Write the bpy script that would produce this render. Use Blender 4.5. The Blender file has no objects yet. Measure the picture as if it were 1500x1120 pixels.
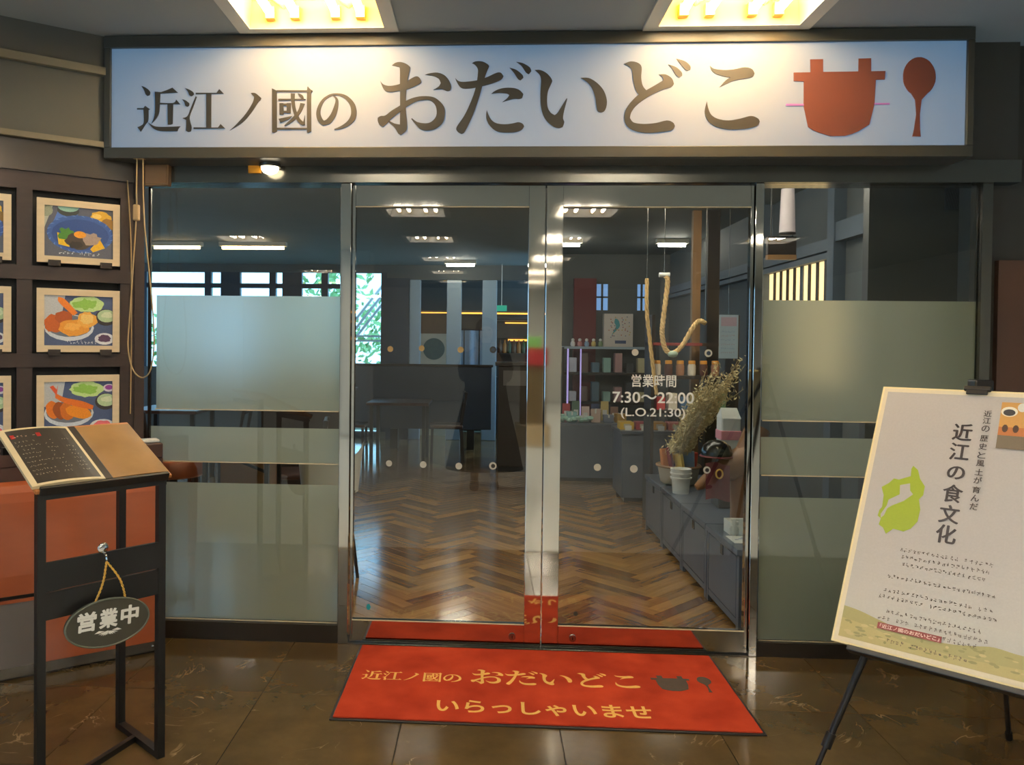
import bpy, bmesh, math, random
from mathutils import Vector, Matrix, Euler

# ---------------------------------------------------------------- camera, world, exposure
scene = bpy.context.scene
COL = scene.collection
rnd = random.Random(7)

CAM = Vector((-0.2908, -3.7551, 1.45))
YAW, PITCH, ROLL = math.radians(-3.0846), math.radians(-0.9748), math.radians(0.6175)
fwd = Vector((math.sin(YAW)*math.cos(PITCH), math.cos(YAW)*math.cos(PITCH), math.sin(PITCH)))
rgt = Vector((math.cos(YAW), -math.sin(YAW), 0))
upv = rgt.cross(fwd)
r2 = rgt*math.cos(ROLL) + upv*math.sin(ROLL)
u2 = -rgt*math.sin(ROLL) + upv*math.cos(ROLL)
cam = bpy.data.cameras.new('camera')
cam_o = bpy.data.objects.new('camera', cam)
COL.objects.link(cam_o)
m = Matrix((r2, u2, -fwd)).transposed().to_4x4()
m.translation = CAM
cam_o.matrix_world = m
cam.sensor_fit = 'HORIZONTAL'; cam.sensor_width = 36.0; cam.lens = 1150/1500*36
cam.shift_x = (750-650.9)/1500; cam.shift_y = (522.2-560)/1500
cam.clip_start = 0.02
scene.camera = cam_o

world = bpy.data.worlds.new('world'); scene.world = world; world.use_nodes = True
bg = world.node_tree.nodes['Background']
bg.inputs[0].default_value = (0.33, 0.66, 1.0, 1); bg.inputs[1].default_value = 3.3
vs = scene.view_settings
vs.view_transform = 'Standard'; vs.look = 'None'; vs.exposure = 0.45; vs.gamma = 1.0; vs.use_curve_mapping = False
scene.cycles.use_denoising = True
scene.cycles.max_bounces = 9; scene.cycles.transparent_max_bounces = 24
scene.cycles.sample_clamp_indirect = 6.0
scene.cycles.caustics_reflective = False; scene.cycles.caustics_refractive = False

TUBE_STRENGTH = 34.0      # lobby fluorescent tubes
SHOP_STRENGTH = 44.0       # lamps inside the shop

# ---------------------------------------------------------------- materials
def lin(c):
    return tuple(((v/255)/12.92 if v/255 <= 0.04045 else ((v/255+0.055)/1.055)**2.4) for v in c)
MATS = {}
def newmat(name):
    mt = bpy.data.materials.new(name); mt.use_nodes = True
    nt = mt.node_tree; nt.nodes.clear()
    out = nt.nodes.new('ShaderNodeOutputMaterial')
    MATS[name] = mt
    return mt, nt, out
def pm(name, rgb, rough=0.5, metal=0.0, var=0.10, scale=14.0, stretch=(1, 1, 1), bump=0.0, spec=0.5, coat=0.0, emit=0.0, emit_rgb=None, sheen=0.0, world=False):
    mt, nt, out = newmat(name)
    N = nt.nodes.new; L = nt.links.new
    p = N('ShaderNodeBsdfPrincipled')
    if world:
        g = N('ShaderNodeNewGeometry'); src = g.outputs['Position']
    else:
        g = N('ShaderNodeTexCoord'); src = g.outputs['Object']
    mp = N('ShaderNodeMapping'); mp.inputs['Scale'].default_value = stretch
    L(src, mp.inputs['Vector'])
    nz = N('ShaderNodeTexNoise'); nz.inputs['Scale'].default_value = scale; nz.inputs['Detail'].default_value = 5
    L(mp.outputs[0], nz.inputs['Vector'])
    mx = N('ShaderNodeMix'); mx.data_type = 'RGBA'
    c = lin(rgb)
    mx.inputs[6].default_value = (*[max(0, v*(1-var)) for v in c], 1)
    mx.inputs[7].default_value = (*[min(1, v*(1+var)) for v in c], 1)
    L(nz.outputs['Fac'], mx.inputs[0]); L(mx.outputs[2], p.inputs['Base Color'])
    p.inputs['Roughness'].default_value = rough; p.inputs['Metallic'].default_value = metal
    p.inputs['Specular IOR Level'].default_value = spec
    p.inputs['Coat Weight'].default_value = coat; p.inputs['Coat Roughness'].default_value = 0.06
    if sheen: p.inputs['Sheen Weight'].default_value = sheen
    if bump:
        b = N('ShaderNodeBump'); b.inputs['Strength'].default_value = bump; b.inputs['Distance'].default_value = 0.004
        L(nz.outputs['Fac'], b.inputs['Height']); L(b.outputs[0], p.inputs['Normal'])
    if emit:
        p.inputs['Emission Color'].default_value = (*(lin(emit_rgb) if emit_rgb else c), 1)
        p.inputs['Emission Strength'].default_value = emit
    L(p.outputs[0], out.inputs[0])
    return mt

# lobby surfaces
def marble(name):
    mt, nt, out = newmat(name); N = nt.nodes.new; L = nt.links.new
    p = N('ShaderNodeBsdfPrincipled'); g = N('ShaderNodeNewGeometry')
    oi = N('ShaderNodeObjectInfo'); ad = N('ShaderNodeVectorMath'); ad.operation = 'ADD'
    cmb = N('ShaderNodeCombineXYZ'); mul = N('ShaderNodeMath'); mul.operation = 'MULTIPLY'; mul.inputs[1].default_value = 37
    L(oi.outputs['Random'], mul.inputs[0]); L(mul.outputs[0], cmb.inputs[2])
    L(g.outputs['Position'], ad.inputs[0]); L(cmb.outputs[0], ad.inputs[1])
    n1 = N('ShaderNodeTexNoise'); n1.inputs['Scale'].default_value = 3.2; n1.inputs['Detail'].default_value = 8; n1.inputs['Roughness'].default_value = 0.62
    L(ad.outputs[0], n1.inputs['Vector'])
    r1 = N('ShaderNodeValToRGB')
    e = r1.color_ramp.elements
    e[0].position = 0.2; e[0].color = (*lin((60, 48, 30)), 1); e[1].position = 0.8; e[1].color = (*lin((100, 81, 50)), 1)
    L(n1.outputs['Fac'], r1.inputs[0])
    n2 = N('ShaderNodeTexNoise'); n2.inputs['Scale'].default_value = 2.1; n2.inputs['Detail'].default_value = 4; n2.inputs['Distortion'].default_value = 2.2
    L(ad.outputs[0], n2.inputs['Vector'])
    r2_ = N('ShaderNodeValToRGB'); e = r2_.color_ramp.elements
    e[0].position = 0.492; e[0].color = (0, 0, 0, 1); e[1].position = 0.5; e[1].color = (1, 1, 1, 1)
    k = r2_.color_ramp.elements.new(0.508); k.color = (0, 0, 0, 1)
    L(n2.outputs['Fac'], r2_.inputs[0])
    n3 = N('ShaderNodeTexNoise'); n3.inputs['Scale'].default_value = 5
    L(ad.outputs[0], n3.inputs['Vector'])
    r3 = N('ShaderNodeValToRGB'); r3.color_ramp.elements[0].position = 0.55; r3.color_ramp.elements[1].position = 0.7
    L(n3.outputs['Fac'], r3.inputs[0])
    mm = N('ShaderNodeMath'); mm.operation = 'MULTIPLY'; L(r2_.outputs[0], mm.inputs[0]); L(r3.outputs[0], mm.inputs[1])
    mx = N('ShaderNodeMix'); mx.data_type = 'RGBA'; mx.inputs[7].default_value = (*lin((158, 134, 100)), 1)
    L(mm.outputs[0], mx.inputs[0]); L(r1.outputs[0], mx.inputs[6]); L(mx.outputs[2], p.inputs['Base Color'])
    p.inputs['Roughness'].default_value = 0.13
    L(p.outputs[0], out.inputs[0]); return mt
marble('marble')

def plank_mat(name, use_attr):
    mt, nt, out = newmat(name); N = nt.nodes.new; L = nt.links.new
    p = N('ShaderNodeBsdfPrincipled')
    if use_attr:
        a = N('ShaderNodeAttribute'); a.attribute_name = 'tone'; tone = a.outputs['Fac']
        tc = N('ShaderNodeNewGeometry'); src = tc.outputs['Position']
    else:
        a = N('ShaderNodeObjectInfo'); tone = a.outputs['Random']
        tc = N('ShaderNodeTexCoord'); src = tc.outputs['Object']
    mul = N('ShaderNodeMath'); mul.operation = 'MULTIPLY'; mul.inputs[1].default_value = 50; L(tone, mul.inputs[0])
    cmb = N('ShaderNodeCombineXYZ'); L(mul.outputs[0], cmb.inputs[2])
    ad = N('ShaderNodeVectorMath'); ad.operation = 'ADD'; L(src, ad.inputs[0]); L(cmb.outputs[0], ad.inputs[1])
    mp = N('ShaderNodeMapping'); mp.inputs['Scale'].default_value = (2.0, 26, 1) if not use_attr else (6, 6, 1)
    L(ad.outputs[0], mp.inputs[0])
    nz = N('ShaderNodeTexNoise'); nz.inputs['Scale'].default_value = 1.6; nz.inputs['Detail'].default_value = 6; nz.inputs['Distortion'].default_value = 0.6
    L(mp.outputs[0], nz.inputs['Vector'])
    rp = N('ShaderNodeValToRGB'); e = rp.color_ramp.elements
    e[0].position = 0.25; e[0].color = (*lin((112, 78, 46)), 1); e[1].position = 0.75; e[1].color = (*lin((184, 140, 84)), 1)
    mixv = N('ShaderNodeMath'); mixv.operation = 'MULTIPLY_ADD'; mixv.inputs[1].default_value = 0.55
    sc = N('ShaderNodeMath'); sc.operation = 'MULTIPLY'; sc.inputs[1].default_value = 0.48
    L(tone, sc.inputs[0]); L(nz.outputs['Fac'], mixv.inputs[0]); L(sc.outputs[0], mixv.inputs[2]); L(mixv.outputs[0], rp.inputs[0])
    L(rp.outputs[0], p.inputs['Base Color']); p.inputs['Roughness'].default_value = 0.15; p.inputs['Specular IOR Level'].default_value = 0.6; p.inputs['Coat Weight'].default_value = 0.35; p.inputs['Coat Roughness'].default_value = 0.12
    L(p.outputs[0], out.inputs[0]); return mt
plank_mat('plank', False); plank_mat('plank_far', True)

def glass_mat(name, tint=(0.9, 0.93, 0.92), boost=1.9):
    mt, nt, out = newmat(name); N = nt.nodes.new; L = nt.links.new
    tr = N('ShaderNodeBsdfTransparent'); tr.inputs[0].default_value = (*tint, 1)
    gl = N('ShaderNodeBsdfGlossy'); gl.inputs['Roughness'].default_value = 0.0; gl.inputs[0].default_value = (1, 1, 1, 1)
    # the panes are slightly wavy
    tc = N('ShaderNodeTexCoord'); nz = N('ShaderNodeTexNoise'); nz.inputs['Scale'].default_value = 1.6; L(tc.outputs['Object'], nz.inputs['Vector'])
    b = N('ShaderNodeBump'); b.inputs['Strength'].default_value = 0.02; b.inputs['Distance'].default_value = 0.01; L(nz.outputs['Fac'], b.inputs['Height']); L(b.outputs[0], gl.inputs['Normal'])
    fr = N('ShaderNodeFresnel'); fr.inputs[0].default_value = 1.48
    ge = N('ShaderNodeNewGeometry')
    inv = N('ShaderNodeMath'); inv.operation = 'SUBTRACT'; inv.inputs[0].default_value = 1; L(ge.outputs['Backfacing'], inv.inputs[1])
    mu = N('ShaderNodeMath'); mu.operation = 'MULTIPLY'; L(fr.outputs[0], mu.inputs[0]); L(inv.outputs[0], mu.inputs[1])
    mu2 = N('ShaderNodeMath'); mu2.operation = 'MULTIPLY'; mu2.use_clamp = True; mu2.inputs[1].default_value = boost; L(mu.outputs[0], mu2.inputs[0])
    mx = N('ShaderNodeMixShader'); L(mu2.outputs[0], mx.inputs[0]); L(tr.outputs[0], mx.inputs[1]); L(gl.outputs[0], mx.inputs[2])
    L(mx.outputs[0], out.inputs[0]); return mt
glass_mat('glass')
glass_mat('clear_glass', (0.97, 0.98, 0.98), 1.0)

def frost_mat(name):
    mt, nt, out = newmat(name); N = nt.nodes.new; L = nt.links.new
    tc = N('ShaderNodeTexCoord'); nz = N('ShaderNodeTexNoise'); nz.inputs['Scale'].default_value = 3; L(tc.outputs['Object'], nz.inputs['Vector'])
    cr = N('ShaderNodeMix'); cr.data_type = 'RGBA'; cr.inputs[6].default_value = (0.68, 0.74, 0.72, 1); cr.inputs[7].default_value = (0.76, 0.80, 0.76, 1); L(nz.outputs['Fac'], cr.inputs[0])
    rf = N('ShaderNodeBsdfRefraction'); rf.inputs['Roughness'].default_value = 0.55; rf.inputs['IOR'].default_value = 1.22; rf.inputs[0].default_value = (0.60, 0.63, 0.62, 1)
    tl = N('ShaderNodeBsdfTranslucent'); L(cr.outputs[2], tl.inputs[0])
    df = N('ShaderNodeBsdfDiffuse'); df.inputs[0].default_value = (*lin((214, 208, 160)), 1)
    tr = N('ShaderNodeBsdfTransparent')
    m1 = N('ShaderNodeMixShader'); m1.inputs[0].default_value = 0.35; L(rf.outputs[0], m1.inputs[1]); L(tl.outputs[0], m1.inputs[2])
    m2 = N('ShaderNodeMixShader'); m2.inputs[0].default_value = 0.38; L(m1.outputs[0], m2.inputs[1]); L(df.outputs[0], m2.inputs[2])
    ge = N('ShaderNodeNewGeometry')
    m3 = N('ShaderNodeMixShader'); L(ge.outputs['Backfacing'], m3.inputs[0]); L(m2.outputs[0], m3.inputs[1]); L(tr.outputs[0], m3.inputs[2])
    L(m3.outputs[0], out.inputs[0]); return mt
frost_mat('frosted')

def print_mat(name, rough=0.35, emit=0.0, grain=0.06):
    mt, nt, out = newmat(name); N = nt.nodes.new; L = nt.links.new
    p = N('ShaderNodeBsdfPrincipled'); a = N('ShaderNodeAttribute'); a.attribute_name = 'Col'
    tc = N('ShaderNodeTexCoord'); nz = N('ShaderNodeTexNoise'); nz.inputs['Scale'].default_value = 160; L(tc.outputs['Object'], nz.inputs['Vector'])
    mp = N('ShaderNodeMapRange'); mp.inputs[3].default_value = 1-grain; mp.inputs[4].default_value = 1+grain; L(nz.outputs['Fac'], mp.inputs[0])
    mx = N('ShaderNodeMix'); mx.data_type = 'RGBA'; mx.blend_type = 'MULTIPLY'; mx.inputs[0].default_value = 1
    L(a.outputs['Color'], mx.inputs[6]); L(mp.outputs[0], mx.inputs[7]); L(mx.outputs[2], p.inputs['Base Color'])
    if emit:
        L(mx.outputs[2], p.inputs['Emission Color']); p.inputs['Emission Strength'].default_value = emit
    p.inputs['Roughness'].default_value = rough
    L(p.outputs[0], out.inputs[0]); return mt
print_mat('print', 0.4); print_mat('matte_print', 0.9); print_mat('photo_print', 0.4, 0.0, 0.22)

def mat_fabric(name):
    mt, nt, out = newmat(name); N = nt.nodes.new; L = nt.links.new
    p = N('ShaderNodeBsdfPrincipled'); tc = N('ShaderNodeTexCoord')
    n1 = N('ShaderNodeTexNoise'); n1.inputs['Scale'].default_value = 5; n1.inputs['Detail'].default_value = 6; L(tc.outputs['Object'], n1.inputs[0])
    n2 = N('ShaderNodeTexNoise'); n2.inputs['Scale'].default_value = 420; L(tc.outputs['Object'], n2.inputs[0])
    rp = N('ShaderNodeValToRGB'); e = rp.color_ramp.elements
    e[0].position = 0.3; e[0].color = (*lin((148, 46, 28)), 1); e[1].position = 0.7; e[1].color = (*lin((182, 66, 40)), 1)
    L(n1.outputs['Fac'], rp.inputs[0]); L(rp.outputs[0], p.inputs['Base Color'])
    b = N('ShaderNodeBump'); b.inputs['Strength'].default_value = 0.6; b.inputs['Distance'].default_value = 0.003; L(n2.outputs['Fac'], b.inputs['Height']); L(b.outputs[0], p.inputs['Normal'])
    p.inputs['Roughness'].default_value = 0.95; p.inputs['Specular IOR Level'].default_value = 0.1
    L(p.outputs[0], out.inputs[0]); return mt
mat_fabric('mat_red')

pm('pale_floor', (206, 209, 204), 0.28, var=0.06, scale=4)
pm('grout', (48, 42, 32), 0.7)
pm('ceiling_paint', (158, 161, 158), 0.85, var=0.04, scale=3)
pm('shop_ceiling', (132, 139, 138), 0.8, var=0.08, scale=3)
pm('mirror_steel', (206, 203, 196), 0.045, 1.0, var=0.03, scale=3)
pm('satin_steel', (150, 146, 138), 0.25, 1.0, var=0.06, scale=6)
pm('dark_steel', (112, 111, 104), 0.2, 0.8, var=0.10, scale=4)
pm('sign_frame', (74, 73, 66), 0.4, 0.3, var=0.08)
pm('sign_box', (66, 65, 60), 0.5, var=0.08)
pm('sign_letter', (52, 51, 48), 0.45, var=0.05, scale=5)
pm('sign_red', (114, 64, 52), 0.5, var=0.05, scale=5)
pm('sign_violet', (176, 110, 178), 0.5, var=0.05)
pm('dark_base', (40, 33, 25), 0.3, var=0.2, scale=5)
pm('lattice_wood', (52, 38, 33), 0.45, var=0.25, scale=9, stretch=(1, 1, 6))
pm('lattice_back', (30, 28, 26), 0.6)
pm('soffit_wood', (58, 50, 41), 0.35, var=0.15, scale=5)
pm('wall_taupe', (96, 95, 88), 0.75, var=0.06, scale=3)
pm('cornice', (128, 120, 100), 0.6)
pm('frame_wood', (224, 202, 166), 0.5, var=0.12, scale=10, stretch=(1, 1, 5))
pm('orange_lacquer', (164, 86, 52), 0.3, var=0.14, scale=5, stretch=(1, 1, 3), coat=0.35)
pm('grey_panel', (112, 106, 102), 0.5, var=0.05)
pm('walnut', (66, 42, 34), 0.4, var=0.15, scale=8)
pm('black_metal', (22, 21, 20), 0.42, var=0.15)
pm('black_gloss', (16, 16, 17), 0.18, var=0.1)
pm('board_wood', (176, 112, 58), 0.4, var=0.18, scale=8, stretch=(1, 6, 1))
pm('kraft', (158, 124, 80), 0.22, var=0.3, scale=7, bump=0.25, coat=0.5)
pm('page_edge', (214, 196, 158), 0.4)
pm('menu_black', (50, 44, 38), 0.35, var=0.25, scale=16)
pm('oval_board', (62, 60, 50), 0.45, var=0.1)
pm('oval_rim', (84, 88, 76), 0.5)
pm('gold_cord', (206, 160, 70), 0.45, var=0.3, scale=200)
pm('white_paint', (232, 230, 222), 0.5, var=0.03)
pm('chrome', (210, 210, 210), 0.12, 1.0)
pm('cream_cable', (176, 148, 104), 0.5)
pm('poster_edge', (236, 218, 164), 0.4)
pm('easel_black', (24, 20, 18), 0.4)
pm('brown_wall', (84, 58, 42), 0.5, var=0.2, scale=5, stretch=(1, 1, .3))
pm('dark_wall', (58, 55, 48), 0.5, var=0.1)
pm('reflector', (250, 214, 128), 0.5, var=0.02)
pm('fixture_trim', (214, 208, 192), 0.5, var=0.03)
pm('lamp_cap', (214, 178, 96), 0.4)
pm('tube_glow', (255, 240, 205), 0.4, emit=TUBE_STRENGTH, emit_rgb=(255, 236, 200))
pm('hall_glow', (255, 250, 240), 0.4, emit=46.0, emit_rgb=(255, 246, 230)); pm('hall_reflector', (244, 242, 236), 0.5, var=0.02)
pm('shop_glow', (255, 250, 240), 0.4, emit=SHOP_STRENGTH, emit_rgb=(255, 244, 226))
pm('warm_glow', (255, 225, 170), 0.4, emit=12, emit_rgb=(255, 214, 150))
pm('amber_glow', (255, 180, 80), 0.4, emit=1.6, emit_rgb=(255, 176, 70))
pm('dome_glow', (255, 244, 220), 0.4, emit=6.0, emit_rgb=(255, 236, 200))
pm('shoji_paper', (250, 226, 178), 0.8, emit=1.3, emit_rgb=(255, 214, 150))
pm('exit_glow', (40, 170, 140), 0.5, emit=0.4, emit_rgb=(40, 170, 140))
pm('orange_tag', (236, 160, 40), 0.5); pm('ledge_glow', (255, 236, 200), 0.4, emit=200.0, emit_rgb=(255, 236, 206))
# sign face: opal acrylic; its faint blue emission stands in for daylight
pm('sign_face', (140, 142, 142), 0.4, var=0.01, emit=0.15, emit_rgb=(116, 190, 255))
# shop interior
pm('shop_wall', (92, 96, 96), 0.7, var=0.08, scale=3)
pm('navy_panel', (46, 58, 74), 0.4, var=0.12)
pm('blue_column', (160, 178, 190), 0.5, var=0.06)
pm('cabinet_black', (80, 88, 102), 0.28, var=0.15, scale=6)
pm('blue_wood', (88, 100, 112), 0.5, var=0.15, scale=8)
pm('maroon', (110, 40, 44), 0.6)
pm('cream_panel', (196, 184, 160), 0.6)
pm('brown_panel', (112, 78, 48), 0.5, var=0.2)
pm('emblem_green', (70, 92, 86), 0.6, var=0.4, scale=22)
pm('noren', (150, 170, 190), 0.85, var=0.12)
pm('rope_straw', (226, 188, 128), 0.8, var=0.3, scale=60, bump=0.4)
pm('dried_grass', (206, 190, 144), 0.9, var=0.35, scale=30)
pm('driftwood', (132, 88, 50), 0.5, var=0.35, scale=10, stretch=(1, 1, .4), bump=0.4)
pm('maroon_cloth', (104, 40, 46), 0.85, var=0.15)
pm('white_plastic', (222, 222, 214), 0.45, var=0.04)
pm('lilac_led', (190, 170, 240), 0.5, emit=0.5)
pm('lampshade', (196, 184, 184), 0.7, emit=0.12, emit_rgb=(255, 230, 220))
pm('tan_wood', (150, 112, 72), 0.45, var=0.2, scale=8)
pm('dark_wood', (44, 34, 28), 0.4, var=0.2, scale=8)
pm('leaf', (140, 184, 120), 0.7, var=0.4, scale=3)
pm('bark', (80, 66, 50), 0.8)
pm('rail_white', (214, 224, 226), 0.5)
pm('ground_out', (120, 130, 112), 0.9)
pm('skin', (206, 164, 136), 0.5, var=0.04)
pm('hair', (24, 20, 18), 0.5)
pm('coat_black', (22, 22, 24), 0.85, var=0.2)
pm('lobby_wall', (206, 204, 196), 0.7, var=0.05, scale=2)
pm('beige_box', (190, 166, 128), 0.7)
pm('red_box', (168, 40, 44), 0.5)
pm('jacket_brown', (104, 86, 54), 0.8, var=0.2)
pm('denim', (46, 52, 66), 0.8)
pm('green_card', (120, 190, 100), 0.6)
def colour(name, rgb, rough=0.5, var=0.12):
    if name not in MATS: pm(name, rgb, rough, var=var)
    return name

# ---------------------------------------------------------------- mesh helpers
class MB:
    def __init__(self): self.v = []; self.f = []; self.c = []; self.smooth = []
    def add(self, vs, fs, col=None, smooth=False):
        o = len(self.v); self.v += [Vector(p) for p in vs]
        for f in fs:
            self.f.append([o+i for i in f]); self.c.append(col); self.smooth.append(smooth)
        return self
    def box(self, x0, x1, y0, y1, z0, z1, col=None):
        vs = [(x, y, z) for x in (x0, x1) for y in (y0, y1) for z in (z0, z1)]
        return self.add(vs, [(0, 1, 3, 2), (4, 6, 7, 5), (0, 4, 5, 1), (2, 3, 7, 6), (0, 2, 6, 4), (1, 5, 7, 3)], col)
    def bar(self, a, b, w, h, up=(0, 0, 1), col=None):
        a = Vector(a); b = Vector(b); d = (b-a).normalized(); up = Vector(up)
        if abs(d.dot(up)) > 0.98: up = Vector((0, 1, 0))
        s = d.cross(up).normalized(); t = s.cross(d)
        vs = [p + s*i*w/2 + t*j*h/2 for p in (a, b) for i in (-1, 1) for j in (-1, 1)]
        return self.add(vs, [(0, 2, 3, 1), (4, 5, 7, 6), (0, 1, 5, 4), (2, 6, 7, 3), (0, 4, 6, 2), (1, 3, 7, 5)], col)
    def bevelbox(self, x0, x1, y0, y1, z0, z1, b=0.01, col=None):
        bm = bmesh.new(); bmesh.ops.create_cube(bm, size=1)
        for v in bm.verts: v.co = Vector(((x0+x1)/2+v.co.x*(x1-x0), (y0+y1)/2+v.co.y*(y1-y0), (z0+z1)/2+v.co.z*(z1-z0)))
        bmesh.ops.bevel(bm, geom=list(bm.edges), offset=b, segments=2, affect='EDGES', profile=0.5)
        bm.verts.index_update()
        self.add([v.co for v in bm.verts], [[v.index for v in f.verts] for f in bm.faces], col); bm.free(); return self
    def tube(self, pts, r, seg=8, col=None, closed=False, caps=True):
        pts = [Vector(p) for p in pts]; n = len(pts); rs = r if isinstance(r, (list, tuple)) else [r]*n
        vs = []; prev = None
        for i, p in enumerate(pts):
            d = (pts[(i+1) % n] if (closed or i+1 < n) else p) - (pts[i-1] if (closed or i > 0) else p)
            d.normalize()
            if prev is None:
                a = Vector((0, 0, 1)) if abs(d.z) < 0.9 else Vector((1, 0, 0)); prev = a.cross(d).normalized()
            s = (prev - d*prev.dot(d)).normalized(); prev = s; t = d.cross(s)
            vs += [p + (s*math.cos(k*2*math.pi/seg) + t*math.sin(k*2*math.pi/seg))*rs[i] for k in range(seg)]
        fs = []
        for i in range(n if closed else n-1):
            j = (i+1) % n
            fs += [(i*seg+k, i*seg+(k+1) % seg, j*seg+(k+1) % seg, j*seg+k) for k in range(seg)]
        if caps and not closed: fs += [tuple(range(seg))[::-1], tuple((n-1)*seg+k for k in range(seg))]
        return self.add(vs, fs, col, True)
    def lathe(self, prof, seg=20, sx=1.0, sy=1.0, at=(0, 0, 0), col=None):
        at = Vector(at); vs = []
        for r, z in prof: vs += [at+Vector((r*sx*math.cos(k*2*math.pi/seg), r*sy*math.sin(k*2*math.pi/seg), z)) for k in range(seg)]
        fs = []
        for i in range(len(prof)-1): fs += [(i*seg+k, i*seg+(k+1) % seg, (i+1)*seg+(k+1) % seg, (i+1)*seg+k) for k in range(seg)]
        fs += [tuple(range(seg))[::-1], tuple((len(prof)-1)*seg+k for k in range(seg))]
        return self.add(vs, fs, col, True)
    def blob(self, c, r, seg=10, rings=7, col=None, jitter=0.0):
        c = Vector(c); vs = []; fs = []
        for i in range(rings+1):
            a = math.pi*i/rings
            for k in range(seg):
                b = 2*math.pi*k/seg; j = 1+jitter*(rnd.random()-.5)
                vs.append(c+Vector((r[0]*math.sin(a)*math.cos(b)*j, r[1]*math.sin(a)*math.sin(b)*j, r[2]*math.cos(a)*j)))
        for i in range(rings): fs += [(i*seg+k, (i+1)*seg+k, (i+1)*seg+(k+1) % seg, i*seg+(k+1) % seg) for k in range(seg)]
        return self.add(vs, fs, col, True)
    def prism(self, poly, t0, t1, ax, col=None):
        """poly of 2-D points; ax(u, v, t) -> 3-D; flat face at t0 plus sides to t1"""
        bm = bmesh.new()
        try:
            f = bm.faces.new([bm.verts.new((p[0], p[1], 0)) for p in poly])
        except ValueError:
            bm.free(); return self
        bm.normal_update()
        bmesh.ops.triangulate(bm, faces=[f], ngon_method='EAR_CLIP')
        bm.verts.index_update()
        tri = [[v.index for v in g.verts] for g in bm.faces]; bm.free()
        n = len(poly); vs = [ax(p[0], p[1], t0) for p in poly]
        fs = list(tri)
        if t1 is not None and t1 != t0:
            vs += [ax(p[0], p[1], t1) for p in poly]
            fs += [[i+n for i in g][::-1] for g in tri]
            fs += [(i, i+n, (i+1) % n+n, (i+1) % n) for i in range(n)]
        return self.add(vs, fs, col)
    def move(self, mtx):
        self.v = [mtx @ p for p in self.v]; return self
    def mesh(self, name, mats, fixn=True):
        me = bpy.data.meshes.new(name)
        me.from_pydata([tuple(p) for p in self.v], [], self.f)
        me.polygons.foreach_set('use_smooth', self.smooth)
        if any(c is not None for c in self.c):
            at = me.color_attributes.new('Col', 'FLOAT_COLOR', 'CORNER')
            for p, c in zip(me.polygons, self.c):
                c = c or (0.5, 0.5, 0.5)
                for li in p.loop_indices: at.data[li].color = (*c, 1)
        if fixn:
            bm = bmesh.new(); bm.from_mesh(me); bmesh.ops.recalc_face_normals(bm, faces=bm.faces); bm.to_mesh(me); bm.free()
        me.materials.append(MATS[mats])
        if any(self.smooth):
            try: me.set_sharp_from_angle(angle=math.radians(50))
            except Exception: pass
        me.update(); return me

ROOTM = {}
def link(name, me, parent=None):
    o = bpy.data.objects.new(name, me); COL.objects.link(o)
    if parent: o.parent = parent
    return o
def rootm(o):
    while o.parent: o = o.parent
    return ROOTM.get(o.name, Matrix.Identity(4))
def part(name, mb, mat, parent, world=False, label=None, fixn=True):
    """a part (or sub-part) of a thing; world=True when the mesh was given in world coordinates"""
    if world: mb.move(rootm(parent).inverted())
    o = link(name, mb.mesh(name, mat, fixn), parent)
    if label: o['label'] = label
    return o
def tag(o, label, cat, group=None, kind=None):
    o['label'] = label; o['category'] = cat
    if group: o['group'] = group
    if kind: o['kind'] = kind
    return o
def thing(name, label, cat, loc=(0, 0, 0), rz=0.0, group=None, kind=None):
    o = bpy.data.objects.new(name, None); COL.objects.link(o); o.empty_display_size = 0.1
    o.location = loc; o.rotation_euler = (0, 0, rz)
    ROOTM[o.name] = Matrix.Translation(loc) @ Euler((0, 0, rz)).to_matrix().to_4x4()
    return tag(o, label, cat, group, kind)
def solo(name, mb, mat, label, cat, loc=None, group=None, kind=None):
    """a thing that is one mesh; the mesh is given in world coordinates, its origin set at loc"""
    loc = Vector(loc) if loc is not None else Vector((0, 0, 0))
    mb.move(Matrix.Translation(-loc))
    o = link(name, mb.mesh(name, mat)); o.location = loc
    return tag(o, label, cat, group, kind)
def copy_tree(o, parent=None):
    c = o.copy(); COL.objects.link(c); c.parent = parent
    for ch in list(o.children): copy_tree(ch, c)
    return c
def place(o, loc, rz=0.0):
    o.location = loc; o.rotation_euler = (0, 0, rz)
    ROOTM[o.name] = Matrix.Translation(loc) @ Euler((0, 0, rz)).to_matrix().to_4x4()
    return o

# text as outlines from the built-in font
TXT = {}
def text_faces(body, off=0.0):
    key = (body, off)
    if key in TXT: return TXT[key]
    cu = bpy.data.curves.new('t', 'FONT'); cu.body = body; cu.size = 1.0; cu.resolution_u = 4; cu.offset = off
    o = bpy.data.objects.new('t', cu); COL.objects.link(o)
    dg = bpy.context.evaluated_depsgraph_get()
    me = bpy.data.meshes.new_from_object(o.evaluated_get(dg))
    vs = [(v.co.x, v.co.y) for v in me.vertices]; fs = [tuple(p.vertices) for p in me.polygons]
    bpy.data.objects.remove(o); bpy.data.curves.remove(cu); bpy.data.meshes.remove(me)
    TXT[key] = (vs, fs); return vs, fs
def add_text(mb, body, x0, x1, y0, y1, ax, t, col=None, off=0.0):
    """stretch a line of text into the rectangle; ax(u, v, t) -> 3-D"""
    vs, fs = text_faces(body, off)
    if not vs: return
    a0, a1 = min(v[0] for v in vs), max(v[0] for v in vs); b0, b1 = min(v[1] for v in vs), max(v[1] for v in vs)
    mb.add([ax(x0+(v[0]-a0)/(a1-a0)*(x1-x0), y0+(v[1]-b0)/(b1-b0)*(y1-y0), t) for v in vs], fs, col)
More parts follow.
